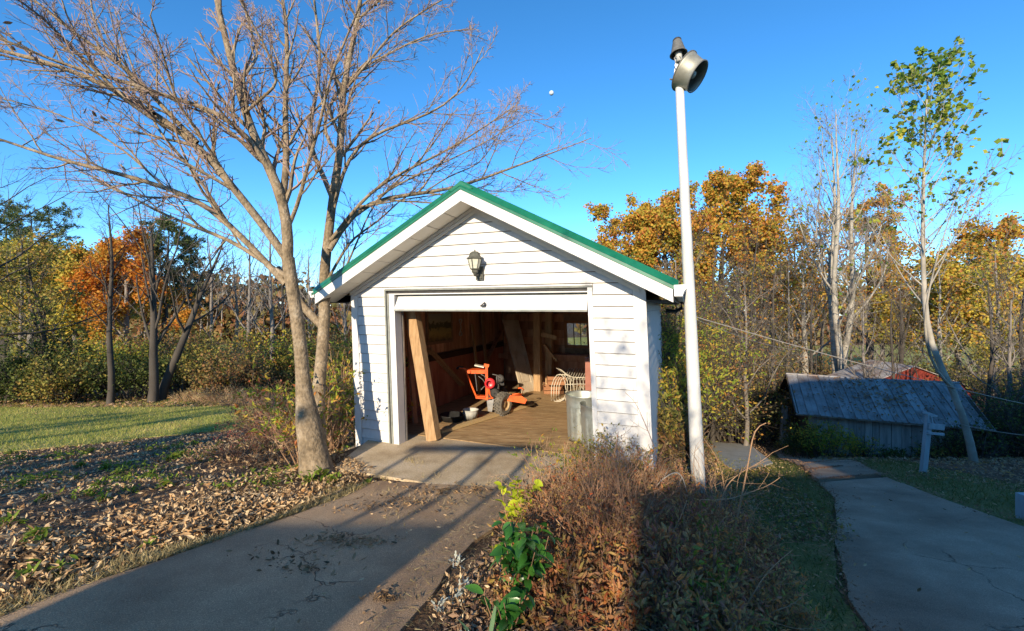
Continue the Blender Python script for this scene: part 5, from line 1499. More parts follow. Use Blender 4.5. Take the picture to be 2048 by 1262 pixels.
for i, (px, Y, rx, h, lf, lb, sz, n) in enumerate((
        (1345, 12.6, .75, 4.2, 'L_vine', 'vine-covered bush with yellow-green leaves right of the garage', .075, 4200), (1372, 15, .9, 4.6, 'L_brush', 'tall tangled brown brush behind the white pole', .09, 4200),
        (1420, 17, 1.1, 4.6, 'L_brush', 'brown and red tinted brush right of the pole', .10, 4200), (1470, 16, 1.0, 3.6, 'L_olive', 'dusky olive brush left of the shed', .10, 4200), (1520, 17.5, 1.1, 4.2, 'L_brush', 'tall brown brush close to the shed corner', .10, 4000),
        (1560, 20, 1.2, 3.4, 'L_olive', 'dark green bush at the back of the shed corner', .11, 3600), (1450, 22, 1.8, 5.2, 'L_brush', 'high russet thicket under the rust oaks', .13, 5000), (1350, 21, 1.6, 5.6, 'L_oak', 'orange and brown thicket behind the vine-covered bush', .13, 5000),
        (1550, 26, 2.0, 5.0, 'L_brush', 'deep brown thicket left of the pale tree', .15, 4500), (1290, 19, 1.2, 4.6, 'L_brush', 'brush hidden mostly by the garage eave', .12, 2600), (1760, 24, 1.8, 3.6, 'L_brush', 'brown brush behind the red barn', .14, 4200), (1650, 27, 2.2, 3.6, 'L_brush', 'tan brush around the foot of the pale tree', .15, 3600),
        (1850, 23, 1.6, 4.2, 'L_olive', 'olive brush behind the poplar', .14, 4200), (1940, 20, 1.5, 4.2, 'L_olive', 'dark olive brush at the right behind the barn', .13, 4200), (2020, 17, 1.4, 4.6, 'L_olive', 'shadowed twiggy brush at the right edge', .12, 3600),
        (1990, 12.3, .8, 2.6, 'L_brush', 'grey twiggy bush at the right end of the shed', .07, 1500), (2050, 11.5, .8, 2.4, 'L_green', 'dark bush beyond the verge at the right edge', .08, 3000), (1935, 11.4, .5, 1.2, 'L_green', 'low dark weeds at the foot of the leaning poplar', .07, 1500))):
    p = bp(px, 0, Y)
    shrub('bush', lb, p, rx, rx * .8, h, 260 + i, ns=46, leaf=lf, nleaf=int(n * .62), lsize=sz, stem='barkdark', sr=.016, out=.5, k2=7, k3=5, group=GBR, cat='bush', jit=.10, ltpl='card', wob=.17)
for i, (px, Y, rx, h, lf, lb, n) in enumerate(((1648, 12.55, .55, 1.25, 'L_vine', 'leafy green bush growing against the left end of shed', 2200), (1612, 12.8, .35, 1.0, 'L_green', 'dark green bush beside the wooden gate post', 1500), (1725, 12.2, .12, .8, 'L_vine', 'small bright green plant against the shed boards', 260), (1800, 11.9, .5, .4, 'L_green', 'low dark weeds along the middle of shed wall', 600), (1880, 11.5, .45, .5, 'L_olive', 'low brown weeds along the right part of shed wall', 500), (1585, 13.4, .3, .6, 'L_olive', 'low weeds behind the wooden gate post', 400),
        (1338, 6.3, .16, .8, 'L_olive', 'low weedy bush on the slope right of the garage wall', 800), (1352, 7.2, .2, 1.9, 'L_vine', 'leggy yellow-green bush on the slope between garage and pole', 1500), (1358, 9.0, .28, 3.0, 'L_vine', 'tall vine-hung bush behind the slope right of the garage', 2200), (1345, 10.4, .3, 3.2, 'L_brush', 'tall brown bush at the rear corner of the garage', 2200), (1372, 6.0, .2, .7, 'L_brush', 'small brown bush behind the foot of the pole', 700))):
    p = bp(px, 0, Y)
    shrub('bush', lb, p, rx, rx * .7, h, 290 + i, ns=30, leaf=lf, nleaf=n, lsize=.075, stem='barkdark', sr=.008, out=.45, k2=5, k3=3, group=GBR, cat='bush', jit=.05, wob=.15)
for i, (px, Y, top, lb) in enumerate(((1355, 14, 520, 'thin dark sapling just right of the garage eave'), (1425, 15.5, 500, 'thin bare sapling in the brush right of the pole'), (1448, 18, 470, 'slim dark tree rising through the russet thicket'), (1490, 14.5, 560, 'crooked bare sapling left of the shed'), (1508, 19, 450, 'slim grey tree above the dusky olive brush'), (1548, 16, 520, 'bare sapling close behind the gate post'), (1575, 22, 480, 'thin bare tree just left of the pale forked trunk'), (1625, 18, 560, 'thin bare sapling over the shed ridge'), (1385, 22, 450, 'slim dark tree seen just right of the pole'), (1705, 25, 470, 'thin bare tree right of the pale tree'), (1785, 16.5, 600, 'dark twiggy sapling against the barn roof'), (1975, 14, 560, 'dark twiggy sapling at the right above the thicket'), (2020, 13, 600, 'low dark twiggy sapling near the right edge'))):
    p = bp(px, 0, Y); tree('bare_sapling', lb, p, Hto(p, top), 330 + i, GRW, 'barkdark' if i % 3 else 'barkgrey', r=.065, limbs=15, llen=.34, ang=(25, 60), clear=.15, up=.2, k2=5, k3=4, k4=2, wob=.16)


# far woodland that reads as one mass
def farwood(name, label, x0, x1, Y, zb, h0, h1, leaf, seed, n):
    rg = rng_(seed)
    X = x0 + (x1 - x0) * rg.random(n); YY = Y + 10 * rg.random(n)
    hh = h0 + (h1 - h0) * (.5 + .5 * np.sin(X * .35 + seed) * np.sin(X * .13 + 2) + .15 * rg.normal(size=n))
    t = rg.random(n)
    Z = gz(X, YY) + hh * t
    b = MB(); b.leaves(np.stack([X, YY, Z], -1), .45 + .5 * rg.random(n), rg, 'card')
    ns = 160
    xs = np.linspace(x0, x1, ns) + rg.normal(size=ns) * .4; ys = Y + 8 * rg.random(ns)
    zs = gz(xs, ys); top = zs + h1 * (.7 + .5 * rg.random(ns))
    P = np.stack([np.stack([xs + .3 * k * rg.normal(size=ns) * .5, ys, zs + (top - zs) * k / 4], -1) for k in range(5)], 1)
    b.tubes(P, np.linspace(.13, .03, 5)[None].repeat(ns, 0), 5, m=1)
    L, R = sprout(rg, P, np.linspace(.13, .03, 5)[None].repeat(ns, 0), 9, (.35, 1), .3, (25, 55), 4, .2, .5, .1); b.tubes(L, R, 3, m=1)
    L, R = sprout(rg, L, R, 5, (.2, 1), .5, (25, 55), 3, .2, .6, .1, rmin=.008); b.ribbons(L, R, m=1)
    tag(b.build(name, [M[leaf], M['barkgrey']]), label, 'woodland', kind='stuff')


farwood('far_woodland', 'distant brown and gold woodland left of the garage', -75, 2, 62, 0, 5.0, 11, 'L_brush', 401, 14000)
farwood('far_woodland', 'distant olive and brown woodland right of the garage', 12, 110, 72, 0, 6, 12, 'L_brush', 402, 16000)
farwood('far_woodland', 'distant dull woodland far behind the left field', -150, -70, 60, 0, 4, 9, 'L_olive', 403, 4000)

# woodland floor litter and low ground cover on the right and beyond the lawn
def cover(name, label, xr, yr, n, size, m, seed, tpl='bent', hz=.06, cond=None):
    rg = rng_(seed); X = xr[0] + (xr[1] - xr[0]) * rg.random(n); Y = yr[0] + (yr[1] - yr[0]) * rg.random(n) ** 1.3
    if cond is not None: k = cond(X, Y); X, Y = X[k], Y[k]
    Z = gz(X, Y) + .015 + hz * rg.random(len(X)) ** 2
    b = MB(); b.leaves(np.stack([X, Y, Z], -1), size * (.5 + .8 * rg.random(len(X))), rg, tpl, flat=.5)
    tag(b.build(name, M[m]), label, 'leaves', kind='stuff')


def bank(X, Y):
    s = (X - OX) * CT - (Y - OY) * ST
    return (s > 2.1) & (s < 4.1) & (Y > 4.6)


cover('bank_leaves', 'fallen leaves and dead stems on the slope right of the garage', (1.4, 8), (4.6, 14), 20000, .05, 'L_litterdark', 451, cond=bank)
cover('bank_weeds', 'low green weeds on the slope right of the garage', (1.4, 8), (4.6, 14), 11000, .05, 'L_olive', 452, 'leaf', .22, bank)
cover('woodland_litter', 'brown leaf litter under the trees beyond the path', (4.5, 34), (11, 40), 26000, .13, 'L_litterdark', 453, cond=lambda X, Y: X > 8.2 + (Y - 12) * .25)
cover('woodland_litter', 'brown leaf litter around the shed and the leaning poplar', (5, 22), (6.5, 15), 22000, .055, 'L_litterdark', 454, cond=lambda X, Y: (X > np.interp(Y, [q[1] for q in PR[::-1]], [q[0] for q in PR[::-1]]) + .9 + .5 * np.sin(Y * 3)) | (Y > 13.2))
cover('lawn_edge_leaves', 'dark strip of fallen leaves along the far lawn edge', (-22, -2), (14.2, 17.5), 9000, .10, 'L_litterdark', 455)
# tall slim evergreen behind the camera, whose spray softens the light on the garage corner and pole
p = np.array([-1.56, -5.0, float(gz(-1.56, -5.0))])
shrub('slim_evergreen', 'tall slim evergreen growing by the porch wing', p, .14, .14, 5.6, 470, ns=12, leaf='L_green', nleaf=2200, lsize=.075, stem='barkdark', sr=.012, out=.03, k2=7, k3=3, up=.3, hv=.3, wob=.05, llo=.2, cat='evergreen')
# trees behind the camera on the left whose long shadows stripe the lawn and the leaf bed
for i, (x, y, h, nl) in enumerate(((-9.5, -3.0, 7, 0), (-12.5, 0.5, 7.5, 60), (-8.4, -5.0, 6.0, 90), (-15, -2, 8, 60), (-11, -5.5, 7, 110))):
    p = np.array([x, y, float(gz(x, y))]); tree('bare_tree', ('bare tree standing left behind the viewer', 'taller tree on the left side lawn', 'small tree beside the garden screen', 'tree far out on the left lawn', 'tree between the driveway and left lawn')[i], p, h, 500 + i, 'trees beside the driveway', 'barkgrey', r=.17, limbs=14, llen=.42, k2=5, k3=4, leaf='L_olive' if nl else None, nleaf=nl, lsize=.5, jit=.2)
def bedp(px, Y):
    x = (px - 1024) / F * Y
    return np.array([x, Y, float(gz(x, Y))])


# ------------------------------------------------------------------ shrubs around the big tree
p = ghit(560, 905); shrub('red_twig_shrub', 'tangled reddish-twigged shrub left of the big tree', p + (0.0, .5, 0), .6, .5, 1.25, 601, ns=95, leaf='L_red', nleaf=2200, lsize=.042, stem='cane', sr=.006, out=.9, k2=6, k3=4, wob=.2, arch=.15)
p = ghit(520, 880); shrub('red_twig_shrub', 'low red-leaved shrub at the edge of lawn', p + (0.1, .9, 0), .7, .5, 1.1, 602, ns=80, leaf='L_red', nleaf=2400, lsize=.042, stem='canedark', sr=.005, out=.8, k2=6, k3=4, wob=.2)
p = ghit(500, 915); shrub('brush_pile', 'flat tangle of dead brown twigs on the leaf bed', p, .75, .35, .45, 603, ns=120, leaf='L_litter', nleaf=600, lsize=.05, stem='canedark', sr=.005, out=1.6, k2=4, k3=2, wob=.28, arch=.4, cat='brush')
p = ghit(600, 925); shrub('brush_pile', 'bare dead twigs piled against the big tree trunk', p + (-.12, .1, 0), .4, .3, .5, 608, ns=60, leaf='L_litter', nleaf=300, lsize=.05, stem='cane', sr=.005, out=1.4, k2=4, k3=2, wob=.26, arch=.35, cat='brush')
p = bedp(668, 6.7); shrub('nandina_shrub', 'leggy shrub with green and red leaves between big tree and garage', p, .12, .2, 2.0, 604, ns=24, leaf='L_nandina', nleaf=1300, lsize=.06, stem='cane', sr=.009, out=.16, k2=4, k3=3, llo=.3, hv=.45, lowbias=.4)
p = bedp(614, 5.62); shrub('nandina_shrub', 'yellow-green leafy sprays wrapped around the big tree stems', p, .13, .08, 1.75, 605, ns=18, leaf='L_nandina', nleaf=1200, lsize=.065, stem='cane', sr=.005, out=.45, k2=5, k3=3, hv=.25, llo=.6)
p = bedp(672, 6.6); shrub('bare_stem_shrub', 'bare crooked tan stems rising beside the garage corner', p, .12, .14, 1.7, 606, ns=13, nleaf=0, stem='cane', sr=.013, out=.12, k2=4, k3=3, hv=.4)
p = ghit(688, 905); shrub('evergreen_shrub', 'green-leaved shrub tucked behind the big tree and garage wall', p + (-.05, 1.3, 0), .22, .35, 2.2, 607, ns=30, leaf='L_vine', nleaf=1500, lsize=.06, stem='canedark', sr=.010, out=.2, k2=5, k3=3)
rg = rng_(610)

# ------------------------------------------------------------------ foreground bed
GF = 'shrubs in the bed by the pole'


SHR = [
    (1180, 3.55, .42, .34, .62, 'brown sunlit shrub with curled leaves in the middle of the bed', 'L_brown', 5200, .042, 'cane', 150),
    (1165, 2.85, .38, .30, .50, 'rust-brown sunlit shrub nearest the green laurel', 'L_brown', 4600, .044, 'canedark', 120),
    (1140, 2.35, .38, .24, .30, 'low brown shrub at the front edge of the bed', 'L_brown', 3600, .045, 'canedark', 90),
    (1250, 4.15, .40, .32, .55, 'brown twiggy shrub below the garage corner', 'L_brown', 3600, .038, 'cane', 120),
    (1340, 3.3, .50, .36, .50, 'shaded plum-brown shrub left of the tall stalk', 'L_plum', 5200, .045, 'canedark', 120),
    (1310, 2.6, .44, .30, .38, 'shaded plum and orange shrub at the front of the bed', 'L_plum', 4600, .048, 'canedark', 100),
    (1460, 2.95, .42, .32, .40, 'shaded purple-brown shrub beside the grass bank', 'L_plum', 4600, .046, 'canedark', 100),
    (1420, 2.35, .40, .24, .28, 'dark leafy shrub in the lower corner of the bed', 'L_plum', 4200, .046, 'canedark', 90),
    (1430, 3.9, .42, .34, .46, 'dusky tangled shrub at the foot of the white pole', 'L_plum', 3600, .04, 'canedark', 110),
    (1225, 3.0, .22, .2, .78, 'tall thin reddish shrub at the edge of the shade', 'L_brown', 1500, .034, 'canedark', 60),
    (1120, 3.95, .20, .18, .42, 'small russet shrub at the edge of concrete apron', 'L_brown', 1300, .04, 'canedark', 60),
]
for i, (px, Y, rx, ry, h, lb, lf, nl, ls, st, ns) in enumerate(SHR):
    shrub('brown_shrub', lb, bedp(px, Y), rx, ry, h, 620 + i, ns=int(ns * 1.2), leaf=lf, nleaf=int(nl * .72), lsize=ls * .78, stem='cane' if (i < 4 and i != 1) else st, sr=.0046, out=.5, k2=6, k3=4, group=GF, wob=.17, jit=.016, ltpl='curl' if i % 3 == 2 else 'leaf', hv=.6)
shrub('privet_shrub', 'fine-leaved grey-green shrub with upright sprays against the white corner', bedp(1215, 4.45), .30, .14, .82, 640, ns=26, leaf='L_olive', nleaf=1100, lsize=.034, stem='canedark', sr=.004, out=.45, k2=6, k3=3, hv=.55)
shrub('privet_shrub', 'small green-leaved shrub in front of the trash cans', bedp(1135, 4.3), .16, .12, .78, 641, ns=20, leaf='L_vine', nleaf=700, lsize=.04, stem='canedark', sr=.004, out=.5, k2=5, k3=3)
shrub('privet_shrub', 'dark seed-headed shrub directly at the garage corner', bedp(1292, 4.25), .2, .12, .7, 642, ns=18, leaf='L_plum', nleaf=500, lsize=.034, stem='canedark', sr=.004, out=.5, k2=6, k3=3)
shrub('crimson_shrub', 'low crimson-leaved shrub beside the grass bank', bedp(1500, 3.65), .26, .2, .26, 643, ns=50, leaf='L_crimson', nleaf=700, lsize=.032, stem='canedark', sr=.003, out=.8, k2=4, k3=2)
shrub('crimson_shrub', 'pinkish red sprig in the middle of the shaded shrubs', bedp(1336, 2.55), .09, .08, .50, 644, ns=12, leaf='L_crimson', nleaf=140, lsize=.03, stem='canedark', sr=.003, out=.5, k2=4, k3=2)
shrub('weedy_plant', 'pale green leafy weed in the shaded shrubs', bedp(1435, 3.1), .10, .1, .62, 645, ns=9, leaf='L_weed', nleaf=120, lsize=.042, stem='canedark', sr=.003, out=.4, k2=4, k3=2)
shrub('weedy_plant', 'small green weed low in the shaded shrubs', bedp(1425, 2.55), .08, .08, .40, 646, ns=8, leaf='L_weed', nleaf=110, lsize=.05, stem='canedark', sr=.003, out=.5, k2=4, k3=2)
shrub('cane_tangle', 'tangle of bare grey-brown canes around the foot of the pole', bedp(1420, 3.75), .34, .3, .95, 650, ns=34, nleaf=0, stem='cane', sr=.0042, out=1.1, k2=4, k3=2, arch=.35, wob=.2, cat='canes')
shrub('cane_tangle', 'bare canes poking through the shaded shrubs at the front', bedp(1350, 2.8), .5, .3, .75, 651, ns=30, nleaf=0, stem='cane', sr=.0036, out=1.0, k2=3, k3=2, arch=.3, wob=.2, cat='canes')
shrub('cane_tangle', 'reddish bare canes standing in the sunlit brown shrubs', bedp(1190, 3.3), .36, .3, .95, 652, ns=44, nleaf=0, stem='cane', sr=.0036, out=.7, k2=4, k3=2, arch=.1, wob=.16, cat='canes')
# bare arching canes and the tall dry stalk
def cane(pts, Y, r0, r1, name, lb, m='cane', yb=None, cat='cane', side=6):
    n = len(pts); yb = Y if yb is None else yb
    P = resample([ray(x, y, Y + (yb - Y) * i / (n - 1)) for i, (x, y) in enumerate(pts)], 14)
    g = float(gz(P[0, 0], P[0, 1]))
    if P[0, 2] > g: P = np.concatenate([[[P[0, 0] + .02, P[0, 1] + .02, g - .03]], P])
    o = P[0]
    b = MB(); n = len(P); R = np.linspace(r0, r1, n)
    b.tubes(P, R, 7)
    if side:
        L, RR = sprout(rng_(len(pts) + int(pts[0][0])), P[None], R[None], side, (.35, 1), .22, (25, 55), 6, .05, .6, .12, rmin=.0018); b.tubes(L, RR, 4)
    tag(b.build(name, M[m], origin=o, smooth=True), lb, cat)


cane([(1470, 1052), (1482, 1000), (1496, 930), (1506, 868), (1513, 848), (1524, 842), (1532, 846)], 3.6, .009, .004, 'dry_stalk', 'tall tan dry stalk with hooked tip standing in the bed', side=0, cat='stalk')
cane([(1440, 1010), (1452, 970), (1480, 945), (1520, 925), (1545, 905)], 3.7, .006, .002, 'arching_cane', 'thin tan cane arching right towards the concrete pad', yb=4.0)
cane([(1400, 1000), (1455, 1000), (1500, 985), (1540, 970), (1560, 955)], 3.5, .006, .002, 'arching_cane', 'long low cane reaching right over the grass bank', yb=3.7)
cane([(1300, 990), (1322, 960), (1345, 945), (1358, 942), (1366, 955), (1374, 985)], 3.7, .006, .004, 'arching_cane', 'grey cane bent into a hoop left of the pole', 'wire', side=2)
cane([(1262, 1262), (1290, 1130), (1330, 1090), (1360, 1040), (1374, 1000)], 2.6, .0045, .002, 'arching_cane', 'slender cane running up through the shaded shrubs', yb=3.2, side=3)
cane([(1330, 960), (1300, 870), (1270, 800), (1250, 785)], 3.9, .004, .002, 'arching_cane', 'thin cane crossing the white garage corner', 'canedark', yb=4.0, side=3)
cane([(1450, 980), (1440, 930), (1425, 900), (1408, 878)], 3.9, .004, .002, 'arching_cane', 'thin tan cane curving up beside the pole', side=2)
cane([(1255, 1165), (1200, 1120), (1130, 1060), (1100, 1025)], 2.7, .0045, .003, 'arching_cane', 'straight pale cane lying slanted over the brown shrubs', side=2)
cane([(1480, 1230), (1530, 1150), (1560, 1120), (1585, 1100)], 2.5, .004, .002, 'arching_cane', 'pale cane at the lower right of the bed', side=3)
cane([(1400, 1157), (1440, 1160), (1475, 1165), (1482, 1160)], 2.6, .004, .003, 'arching_cane', 'short pale horizontal cane in the shaded shrubs', side=0)
cane([(1160, 960), (1176, 1000), (1178, 1060), (1172, 1100)][::-1], 2.9, .0045, .003, 'arching_cane', 'upright crooked cane in the sunlit brown shrubs', side=3)


# plants whose leaves can be told apart: every leaf is a part
def leafmesh(nm, m, length, width, droop, rnd, n=5, lobes=0):
    b = MB(); V = []; q = []
    for i in range(n + 1):
        t = i / n
        wdt = width * (math.sin(PI * min(1, t * .93 + .05)) ** .8) * (1 + (lobes * math.sin(t * 19)))
        x = length * t; zz = -droop * t * t
        V += [(x, -wdt / 2, zz + .16 * wdt), (x, 0, zz), (x, wdt / 2, zz + .16 * wdt)]
    for i in range(n):
        for k in range(2): q.append((i * 3 + k, i * 3 + k + 1, i * 3 + k + 4, i * 3 + k + 3))
    b.add(V, q, rnd=rnd)
    o = b.build(nm, m, smooth=True)
    me = o.data
    bpy.data.objects.remove(o)
    return me


def leafplant(name, label, base, mat_, n, length, width, h, rad, seed, cat='plant', droop=.03, up=.3, stem='canedark', nst=5, lobes=0, group=None, leafname='leaf', tuft=False):
    rg = rng_(seed); base = np.asarray(base, float)
    t = thing(name, base, label, cat, group)
    ms = [leafmesh(leafname, M[mat_], length, width, droop, r, lobes=lobes) for r in (.15, .4, .6, .85)]
    a = rg.random(nst) * 6.28; top = base + np.stack([np.cos(a) * rad * rg.random(nst), np.sin(a) * rad * rg.random(nst), h * (.7 + .3 * rg.random(nst))], -1)
    P = np.stack([resample([base + (0, 0, -.03), base * .6 + tp3 * .4 + rg.normal(size=3) * .015, tp3], 8) for tp3 in top])
    if not tuft:
        b = MB(); b.tubes(P, np.linspace(.005, .002, 8)[None].repeat(nst, 0), 5); b.build('stem', M[stem], t)
    for i in range(n):
        s = i % nst; f = (.25 + .75 * (i // nst + rg.random() * .8) / max(1, n // nst)) * 6.99
        k = min(int(f), 6); q = P[s, k] * (1 - f + k) + P[s, k + 1] * (f - k)
        if tuft: q = base + (rg.normal() * rad * .25, rg.normal() * rad * .25, 0)
        az = i * 2.4 + rg.random(); el = up + .4 * rg.normal()
        o = bpy.data.objects.new(leafname, ms[rg.integers(0, 4)])
        o.location = q - base
        o.rotation_euler = (rg.normal() * .35, -el, az)
        sc = .7 + .5 * rg.random(); o.scale = (sc, sc, sc)
        COL.objects.link(o); o.parent = t
    return t


leafplant('laurel_bush', 'glossy bright green laurel at the front of the bed', bedp(1042, 2.42), 'L_laurel', 190, .092, .046, .42, .22, 701, 'bush', droop=.028, up=-.15, nst=15)
leafplant('chartreuse_plant', 'bright yellow-green sprigs leaning over the driveway edge', bedp(1035, 3.3), 'L_chart', 130, .068, .042, .42, .18, 702, droop=.012, up=.35, nst=10)
leafplant('chartreuse_plant', 'small yellow-green sprig beside the laurel', bedp(1003, 2.82), 'L_chart', 14, .05, .03, .16, .07, 703, up=.4, nst=3)
leafplant('chartreuse_plant', 'tiny yellow-green sprig on top of the russet shrub', bedp(1030, 3.6), 'L_chart', 12, .05, .03, .26, .06, 704, up=.4, nst=3)
leafplant('laurel_bush', 'low green laurel shoots at the very front of the bed', bedp(1012, 2.14), 'L_laurel', 60, .085, .040, .20, .13, 705, 'bush', droop=.02, up=.1, nst=8)
for i, (px, Y, s) in enumerate(((908, 2.78, 1.), (930, 2.47, 1.1), (915, 2.33, 1.0), (878, 2.28, .9), (925, 1.98, 1.1), (1000, 2.55, .8))):
    leafplant('silver_plant', ('silvery lacy-leaved plant nearest the driveway shadow', 'larger silvery plant left of the laurel', 'silvery plant below the larger one', 'outermost silvery plant on the bare dirt', 'silvery plant at the bottom edge of the view', 'small silvery sprig tucked against the laurel')[i], bedp(px, Y), 'L_silver', 22, .055 * s, .014 * s, .05, .05, 710 + i, droop=.0, up=.55, nst=3, lobes=.5, group='silvery plants by the driveway')
leafplant('iris_clump', 'clump of blade-like grey-green iris leaves below the laurel', bedp(975, 2.06), 'L_iris', 11, .17, .018, .03, .10, 720, droop=.03, up=.75, tuft=True, nst=3)
shrub('dead_stalks', 'grey-brown dead stalks lying between the silvery plants and the laurel', bedp(965, 2.35), .26, .28, .16, 721, ns=90, leaf='L_litter', nleaf=500, lsize=.03, stem='cane', sr=.0022, out=1.6, k2=3, k3=2, arch=.4, cat='stalks')

# green weeds in the leaf bed: one built, the rest copied
WP = [(205, 1003), (182, 990), (195, 975), (88, 1002), (52, 975), (255, 962), (240, 955), (300, 955), (270, 985), (350, 915), (365, 912), (335, 922), (160, 935), (110, 950), (20, 1052), (75, 1070), (70, 1085), (150, 960), (480, 885), (440, 890), (425, 905), (500, 870), (545, 965), (620, 968), (640, 960), (665, 967), (676, 962), (100, 915), (20, 910), (45, 920), (210, 940), (390, 890), (300, 900), (255, 890), (180, 905), (550, 905), (330, 975), (440, 980), (380, 940), (75, 1095), (60, 1160), (125, 1150), (300, 1100), (735, 970)]
WT = []
proto = None
rg = rng_(730)
for i, (px, py) in enumerate(WP):
    q = ghit(px, py)
    if proto is None:
        proto = leafplant('weed_tuft', 'x', q, 'L_weed', 26, .075, .022, .07, .10, 731, 'weed', droop=.02, up=.45, nst=5, group='green weeds in the leaf bed', leafname='leaf')
        t = proto
    else:
        t = proto.copy(); COL.objects.link(t); t.location = q
        for ch in list(proto.children):
            c = ch.copy(); c.parent = t; COL.objects.link(c)
    sc = .7 + .7 * rg.random(); t.scale = (sc, sc, sc * (.8 + .4 * rg.random())); t.rotation_euler[2] = rg.random() * 6.28
    WT.append((px, py, t))

ORD = ['first', 'second', 'third', 'fourth', 'fifth', 'sixth', 'seventh', 'eighth', 'ninth', 'tenth', 'eleventh', 'twelfth', 'thirteenth', 'fourteenth']
ROWS = [(0, 893, 'along the lawn edge'), (893, 925, 'in the upper leaf bed'), (925, 958, 'in the middle of the leaf bed'), (958, 984, 'below the middle of the leaf bed'), (984, 1040, 'in the lower leaf bed'), (1040, 2000, 'close to the bottom left driveway edge')]
for lo, hi, wh in ROWS:
    row = sorted([(a, t) for a, b_, t in WT if lo <= b_ < hi], key=lambda q: q[0])
    for k_, (a, t) in enumerate(row): t['label'] = 'green weed tuft, %s from left, %s' % (ORD[k_], wh)

# ------------------------------------------------------------------ ground cover: leaf litter, grass, dry grass
def inpoly(poly, X, Y):
    poly = np.asarray([p[:2] for p in poly]); r = np.zeros(len(X), bool); n = len(poly)
    for i in range(n):
        (xa, ya), (xb, yb) = poly[i], poly[(i + 1) % n]
        c = ((ya > Y) != (yb > Y)) & (X < (xb - xa) * (Y - ya) / (yb - ya + 1e-12) + xa)
        r ^= c
    return r


def scatter(poly, n, rg):
    poly_ = np.asarray([p[:2] for p in poly]); lo, hi = poly_.min(0), poly_.max(0)
    X = lo[0] + (hi[0] - lo[0]) * rg.random(n * 3); Y = lo[1] + (hi[1] - lo[1]) * rg.random(n * 3)
    k = inpoly(poly, X, Y); X, Y = X[k][:n], Y[k][:n]
    return X, Y


def drl(Y):
    p = np.array(DL); return np.interp(Y, p[:, 1], p[:, 0])


rg = rng_(801)
BED = [(-9, 1.2), (-3.2, 1.2)] + [(x - .03, y) for x, y in DL[3:]] + [(-1.55, 5.0), (-2.2, 5.6), (-2.4, 7.2)] + [tuple(q[:2]) for q in LAW_near[-2::-1]] + [(-9.5, 7.0)]
X, Y = scatter(BED, 90000, rg)
dist = drl(np.clip(Y, 1, 4.7)) - X
pr = np.clip(1.25 - .55 * dist + .35 * np.sin(X * 2.1 + Y) * np.sin(Y * 2.7), .22, 1)
k = rg.random(len(X)) < pr; X, Y, dist = X[k], Y[k], dist[k]
heap = np.clip(.6 + .6 * np.sin(X * 3.3 + 1.5 * np.sin(Y * 2.1)) * np.sin(Y * 3.7 + X), .1, 1.2)
Z = gz(X, Y) + .012 + .055 * rg.random(len(X)) * heap * np.clip(1.2 - .35 * dist, .2, 1) * np.clip(dist * 4, .1, 1)
P = np.stack([X, Y, Z], -1); sz = .020 + .048 * rg.random(len(X)) ** 1.7; nr = np.hypot(X, Y) < 4.6
b = MB(); b.leaves(P[nr], sz[nr], rg, 'curl', flat=.35); b.leaves(P[~nr], sz[~nr], rg, 'bent', flat=.35)
tag(b.build('leaf_litter', M['L_litter']), 'thick bed of curled brown fallen leaves left of the driveway', 'leaves', kind='stuff')
# low green weeds spreading through the upper leaf bed
n = 9000; X = -8.5 + 6.6 * rg.random(n); Y = 4.2 + 3.6 * rg.random(n)
k = inpoly(BED, X, Y) & (np.sin(X * 3.1 + 2 * np.sin(Y * 2)) * np.sin(Y * 4.3 + X) + .25 * rg.normal(size=n) > .45); X, Y = X[k], Y[k]
b = MB(); b.leaves(np.stack([X, Y, gz(X, Y) + .03 + .06 * rg.random(len(X))], -1), .035 + .03 * rg.random(len(X)), rg, 'leaf', flat=.3)
tag(b.build('ground_weeds', M['L_weed']), 'patches of small green weeds in the upper leaf bed', 'weeds', kind='stuff')
# twiggy orange and green leaves over the shaded shrubs
# sparse leaves on the lawn, drive edge, path and verge
X, Y = scatter(LAW_near + LAW_far[::-1], 900, rg); P = [np.stack([X, Y, gz(X, Y) + .05], -1)]
X, Y = scatter([(-1.2, 2.0), (-.6, 2.0), (-.2, 3.2), (.4, 4.5), (-1.4, 4.7)], 70, rg); P.append(np.stack([X, Y, gz(X, Y) + .045], -1))
X, Y = scatter(list(GL) + list(GR)[::-1], 900, rg); P.append(np.stack([X, Y, gz(X, Y) + .05], -1))
VG = PR[1:8] + [ghit(1660, 898), ghit(1760, 915), ghit(1850, 935), ghit(1960, 955), ghit(2060, 975), ghit(2200, 1010), ghit(2500, 1100)][::-1]
X, Y = scatter(VG, 700, rg); P.append(np.stack([X, Y, gz(X, Y) + .05], -1))
X, Y = scatter([(7, 11), (9, 14), (13, 12.5), (11, 9.5)], 500, rg); P.append(np.stack([X, Y, gz(X, Y) + .03], -1))
X, Y = scatter(list(PL)[:-2] + list(PR)[-3::-1], 110, rg); P.append(np.stack([X, Y, gz(X, Y) + .085], -1))
P = np.concatenate(P); b = MB(); b.leaves(P, .018 + .03 * rg.random(len(P)), rg, 'curl', flat=.75, rnd=.1 + .6 * rg.random(len(P)))
tag(b.build('scattered_leaves', M['L_litter']), 'single fallen leaves scattered over lawn, bank, path and verge', 'leaves', kind='stuff')
